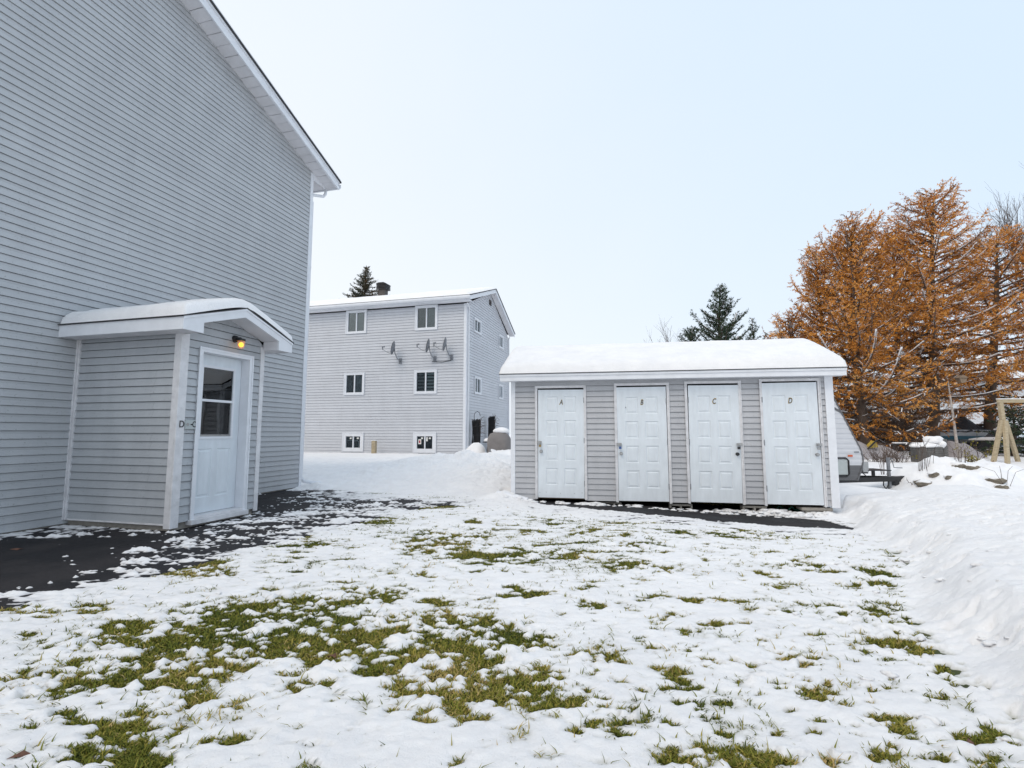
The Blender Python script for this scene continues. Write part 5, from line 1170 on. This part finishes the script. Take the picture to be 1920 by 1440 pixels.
MB().bar((-.7, 0, 0), (.6, 0, 0), .06).bar((-.2, 0, 0), (-.05, 0, .35), .05).bar((.1, 0, -.5), (.2, 0, 0), .05).bar((-.6, 0, -.5), (-.6, 0, 0), .05).build('frame', M['dark'], r)
MB().box(-.65, .6, -.05, .05, .035, .09).build('snow_layer', M['snow'], r, bevel=.02)
# dark car at the right edge
CY = 25.5; c0 = aty(1868, 868, CY); ca = root('parked_car', (c0.x, CY, float(G(c0.x, CY)) - .0), 0, 'black car with snowy hood parked behind the swing legs', 'car')
MB().prism([(0, .3), (.1, .75), (.9, .85), (1.5, 1.3), (3.2, 1.33), (4.0, .9), (4.4, .85), (4.45, .35)], 0, 1.7).build('body', M['carpaint'], ca, bevel=.08)
for x in (.85, 3.6): MB().tube([(x, -.04, .32), (x, .2, .32)], .32, 18).build('wheel', M['dark'], ca)
MB().prism([(1.08, .88), (1.55, 1.24), (3.1, 1.26), (3.6, .92)], -.012, -.002).build('side_window', M['doorglass'], ca)
MB().prism([(.12, .77), (.95, .87), (.95, .95), (.15, .85)], .1, 1.6).prism([(1.52, 1.31), (3.2, 1.345), (3.2, 1.43), (1.55, 1.4)], .1, 1.6).build('snow_layer', M['snow'], ca, bevel=.03)
MB().box(0.05, 4.4, -.03, -.005, .46, .52).build('side_trim', M['steel'], ca)
# white house far right and a second roof
hx = aty(1800, 700, 42); hr = root('white_house', (hx.x, 42, .4), -20, 'white clapboard house seen through the larch branches at the right', 'house')
mb = MB(); siding(mb, 0, 14, 0, 5.2, .2); mb.xf = rotz(-90); siding(mb, -9, 0, 0, 5.2, .2); mb.build('wall', M['housewhite'], hr)
mb = MB(); mb.prism([(-.5, 5.1), (4.5, 7.4), (9.5, 5.1), (9.5, 5.3), (4.5, 7.65), (-.5, 5.3)], -.4, 14.4, 'x'); hro = mb.build('roof', M['shingle'], hr)
mb = MB(); mb.prism([(-.5, 5.31), (4.5, 7.66), (9.5, 5.31), (4.5, 7.95)], -.35, 14.35, 'x'); mb.build('snow_layer', M['snow'], hro)
for x in (2.2, 6.2): window(hr, x, x + 1.3, 1.2, 2.7, 'curtain_dark', 'curtain_grey')
hx = aty(1600, 760, 60); hr = root('white_house', (hx.x, 60, .4), 5, 'distant pale low house hidden behind the larch trunks and brush', 'house')
mb = MB(); siding(mb, 0, 13, 0, 3.2, .2, [(3., 4.5, 1, 2.2)]); mb.build('wall', M['housewhite'], hr); window(hr, 3., 4.5, 1, 2.2, 'curtain_dark', 'curtain_grey')
mb = MB(); mb.prism([(-.5, 3.1), (4, 5.1), (8.5, 3.1), (8.5, 3.3), (4, 5.5), (-.5, 3.4)], -.4, 13.4, 'x'); mb.build('roof', M['snow'], hr)
# ------------------------------------------------------------------ rock garden
rnd = random.Random(77)
rocks = [(1668 + 60, 905, .16, 'mossy rock at the left foot of the snowy rock garden'), (1735, 908, .2, 'pale rock below the first snow hump of the rock garden'), (1752, 890, .14, 'small dark stone in the middle of the first snow hump'), (1800, 876, .22, 'long grey rock at the top of the second snow hump'),
         (1822, 878, .16, 'brown stone right of the long grey rock on the second hump'), (1780, 896, .1, 'dark stone in the gap between the two snow humps'), (1820, 916, .15, 'low round stone at the front foot of the rock garden'), (1866, 902, .2, 'slanted mossy log-like rock at the right end of the rock garden'), (1880, 915, .14, 'rightmost small rock beside the arching dry stem')]
for k, (u, v, s, lab) in enumerate(rocks):
    s *= .68
    x, y = hit(u, v, 9.); z = surf(x, y)
    mb = MB(); mb.blob((0, 0, 0), (s * 1.3, s, s * .75), k + 3, .45, 12, 8); o = mb.build('rock', M['rock']); o.location = (x, y, z - s * .15); tag(o, lab, 'rock', 'rocks of the snowed-in rock garden')
    mb = MB(); mb.blob((.02, .06, s * .45), (s * 1.35, s * 1.1, s * .5), k + 30, .3, 12, 8); mb.build('snow_cap', M['snow'], o, smooth=True)
def stems(label, u, v, z, n, h, seed, m='twig', arch=.5):
    x, y = hit(u, v, 9.); rnd = random.Random(seed); r = MB()
    for k in range(n):
        a = rnd.uniform(0, 6.3); b = rnd.uniform(.2, 1) * h * arch; hh = h * rnd.uniform(.6, 1.1); p0 = Vector((rnd.gauss(0, .08), rnd.gauss(0, .05), -.05)); r.tube([p0[:], (p0.x + b * .4 * math.cos(a), p0.y + b * .4 * math.sin(a), hh * .75), (p0.x + b * math.cos(a), p0.y + b * math.sin(a), hh)], [.006, .005, .002], 4)
    o = r.build('dry_plant', M[m]); o.location = (x, y, surf(x, y)); tag(o, label, 'plant', 'dry stems in the snow')
brush('brown twiggy clump poking through the first snow hump of the rock garden', 1716, 13.0, .25, .28, 51, n=18, name='snowed_in_shrub')
brush('brown twiggy clump poking through the second snow hump of the rock garden', 1828, 13.6, .3, .3, 52, n=22, name='snowed_in_shrub')
stems('arching dry stem at the right end of the rock garden', 1885, 912, .1, 4, .45, 1, arch=1.4)
stems('thin bare stems standing just left of the paver stack', 1733, 880, .1, 12, .9, 2, arch=.3)
stems('bare reddish stems behind the trailer jack', 1660, 890, .1, 14, .8, 3, arch=.5)
stems('dry stems sticking out of snow right of the paver stack', 1800, 868, .1, 12, .5, 5, arch=.8)
brush('clump of dry brown weeds at the top right of the rock garden', 1845, 17.5, .45, .32, 44, n=60, name='dry_weeds', leafm=M['weed'], cat='plant')
# ------------------------------------------------------------------ sky + light
w = bpy.data.worlds.new('World'); S.world = w; w.use_nodes = True; nt = w.node_tree; L = nt.links; bg = nt.nodes['Background']
sky = nt.nodes.new('ShaderNodeTexSky'); sky.sky_type = 'NISHITA'; sky.sun_disc = False; sky.sun_elevation = R(32); sky.sun_rotation = R(-125); sky.dust_density = 3; sky.air_density = 1.2
tc = nt.nodes.new('ShaderNodeTexCoord'); sp = nt.nodes.new('ShaderNodeSeparateXYZ'); L.new(tc.outputs['Generated'], sp.inputs[0])
# thin overcast veil: whiter low down and ahead, bluer high up and to the right
dt = N(nt, 'ShaderNodeVectorMath', operation='DOT_PRODUCT'); dt.inputs[1].default_value = (.62, .0, .55); L.new(tc.outputs['Generated'], dt.inputs[0])
nz = N(nt, 'ShaderNodeTexNoise', Scale=1.6, Detail=5.0, Roughness=.55); L.new(tc.outputs['Generated'], nz.inputs['Vector'])
ad = N(nt, 'ShaderNodeMath', operation='MULTIPLY_ADD'); ad.inputs[1].default_value = .34; L.new(nz.outputs['Fac'], ad.inputs[0]); L.new(dt.outputs['Value'], ad.inputs[2])
rp_ = nt.nodes.new('ShaderNodeValToRGB'); L.new(ad.outputs[0], rp_.inputs['Fac']); e = rp_.color_ramp.elements
e[0].position = .12; e[0].color = (.90, .945, .995, 1); e[1].position = .85; e[1].color = (.70, .835, .99, 1)
x_ = e.new(.42); x_.color = (.83, .905, .99, 1)
sc = N(nt, 'ShaderNodeVectorMath', operation='SCALE'); sc.inputs['Scale'].default_value = 10.5; L.new(rp_.outputs['Color'], sc.inputs[0])
mx = N(nt, 'ShaderNodeMix', data_type='RGBA'); mx.inputs[0].default_value = .9; L.new(sky.outputs[0], mx.inputs[6]); L.new(sc.outputs[0], mx.inputs[7]); L.new(mx.outputs[2], bg.inputs['Color'])
bg.inputs['Strength'].default_value = .1
sl = bpy.data.lights.new('sun', 'SUN'); sl.energy = 1.1; sl.angle = R(30); sl.color = (1, .87, .72); so = bpy.data.objects.new('sun', sl); COL.objects.link(so)
sd = Vector((-.42, -.6, 1.0)).normalized(); so.rotation_euler = sd.to_track_quat('Z', 'Y').to_euler()
S.view_settings.view_transform = 'Standard'; S.view_settings.look = 'None'; S.view_settings.exposure = .09; S.view_settings.gamma = 1
S.render.engine = 'CYCLES'; S.cycles.max_bounces = 6; S.cycles.transparent_max_bounces = 12
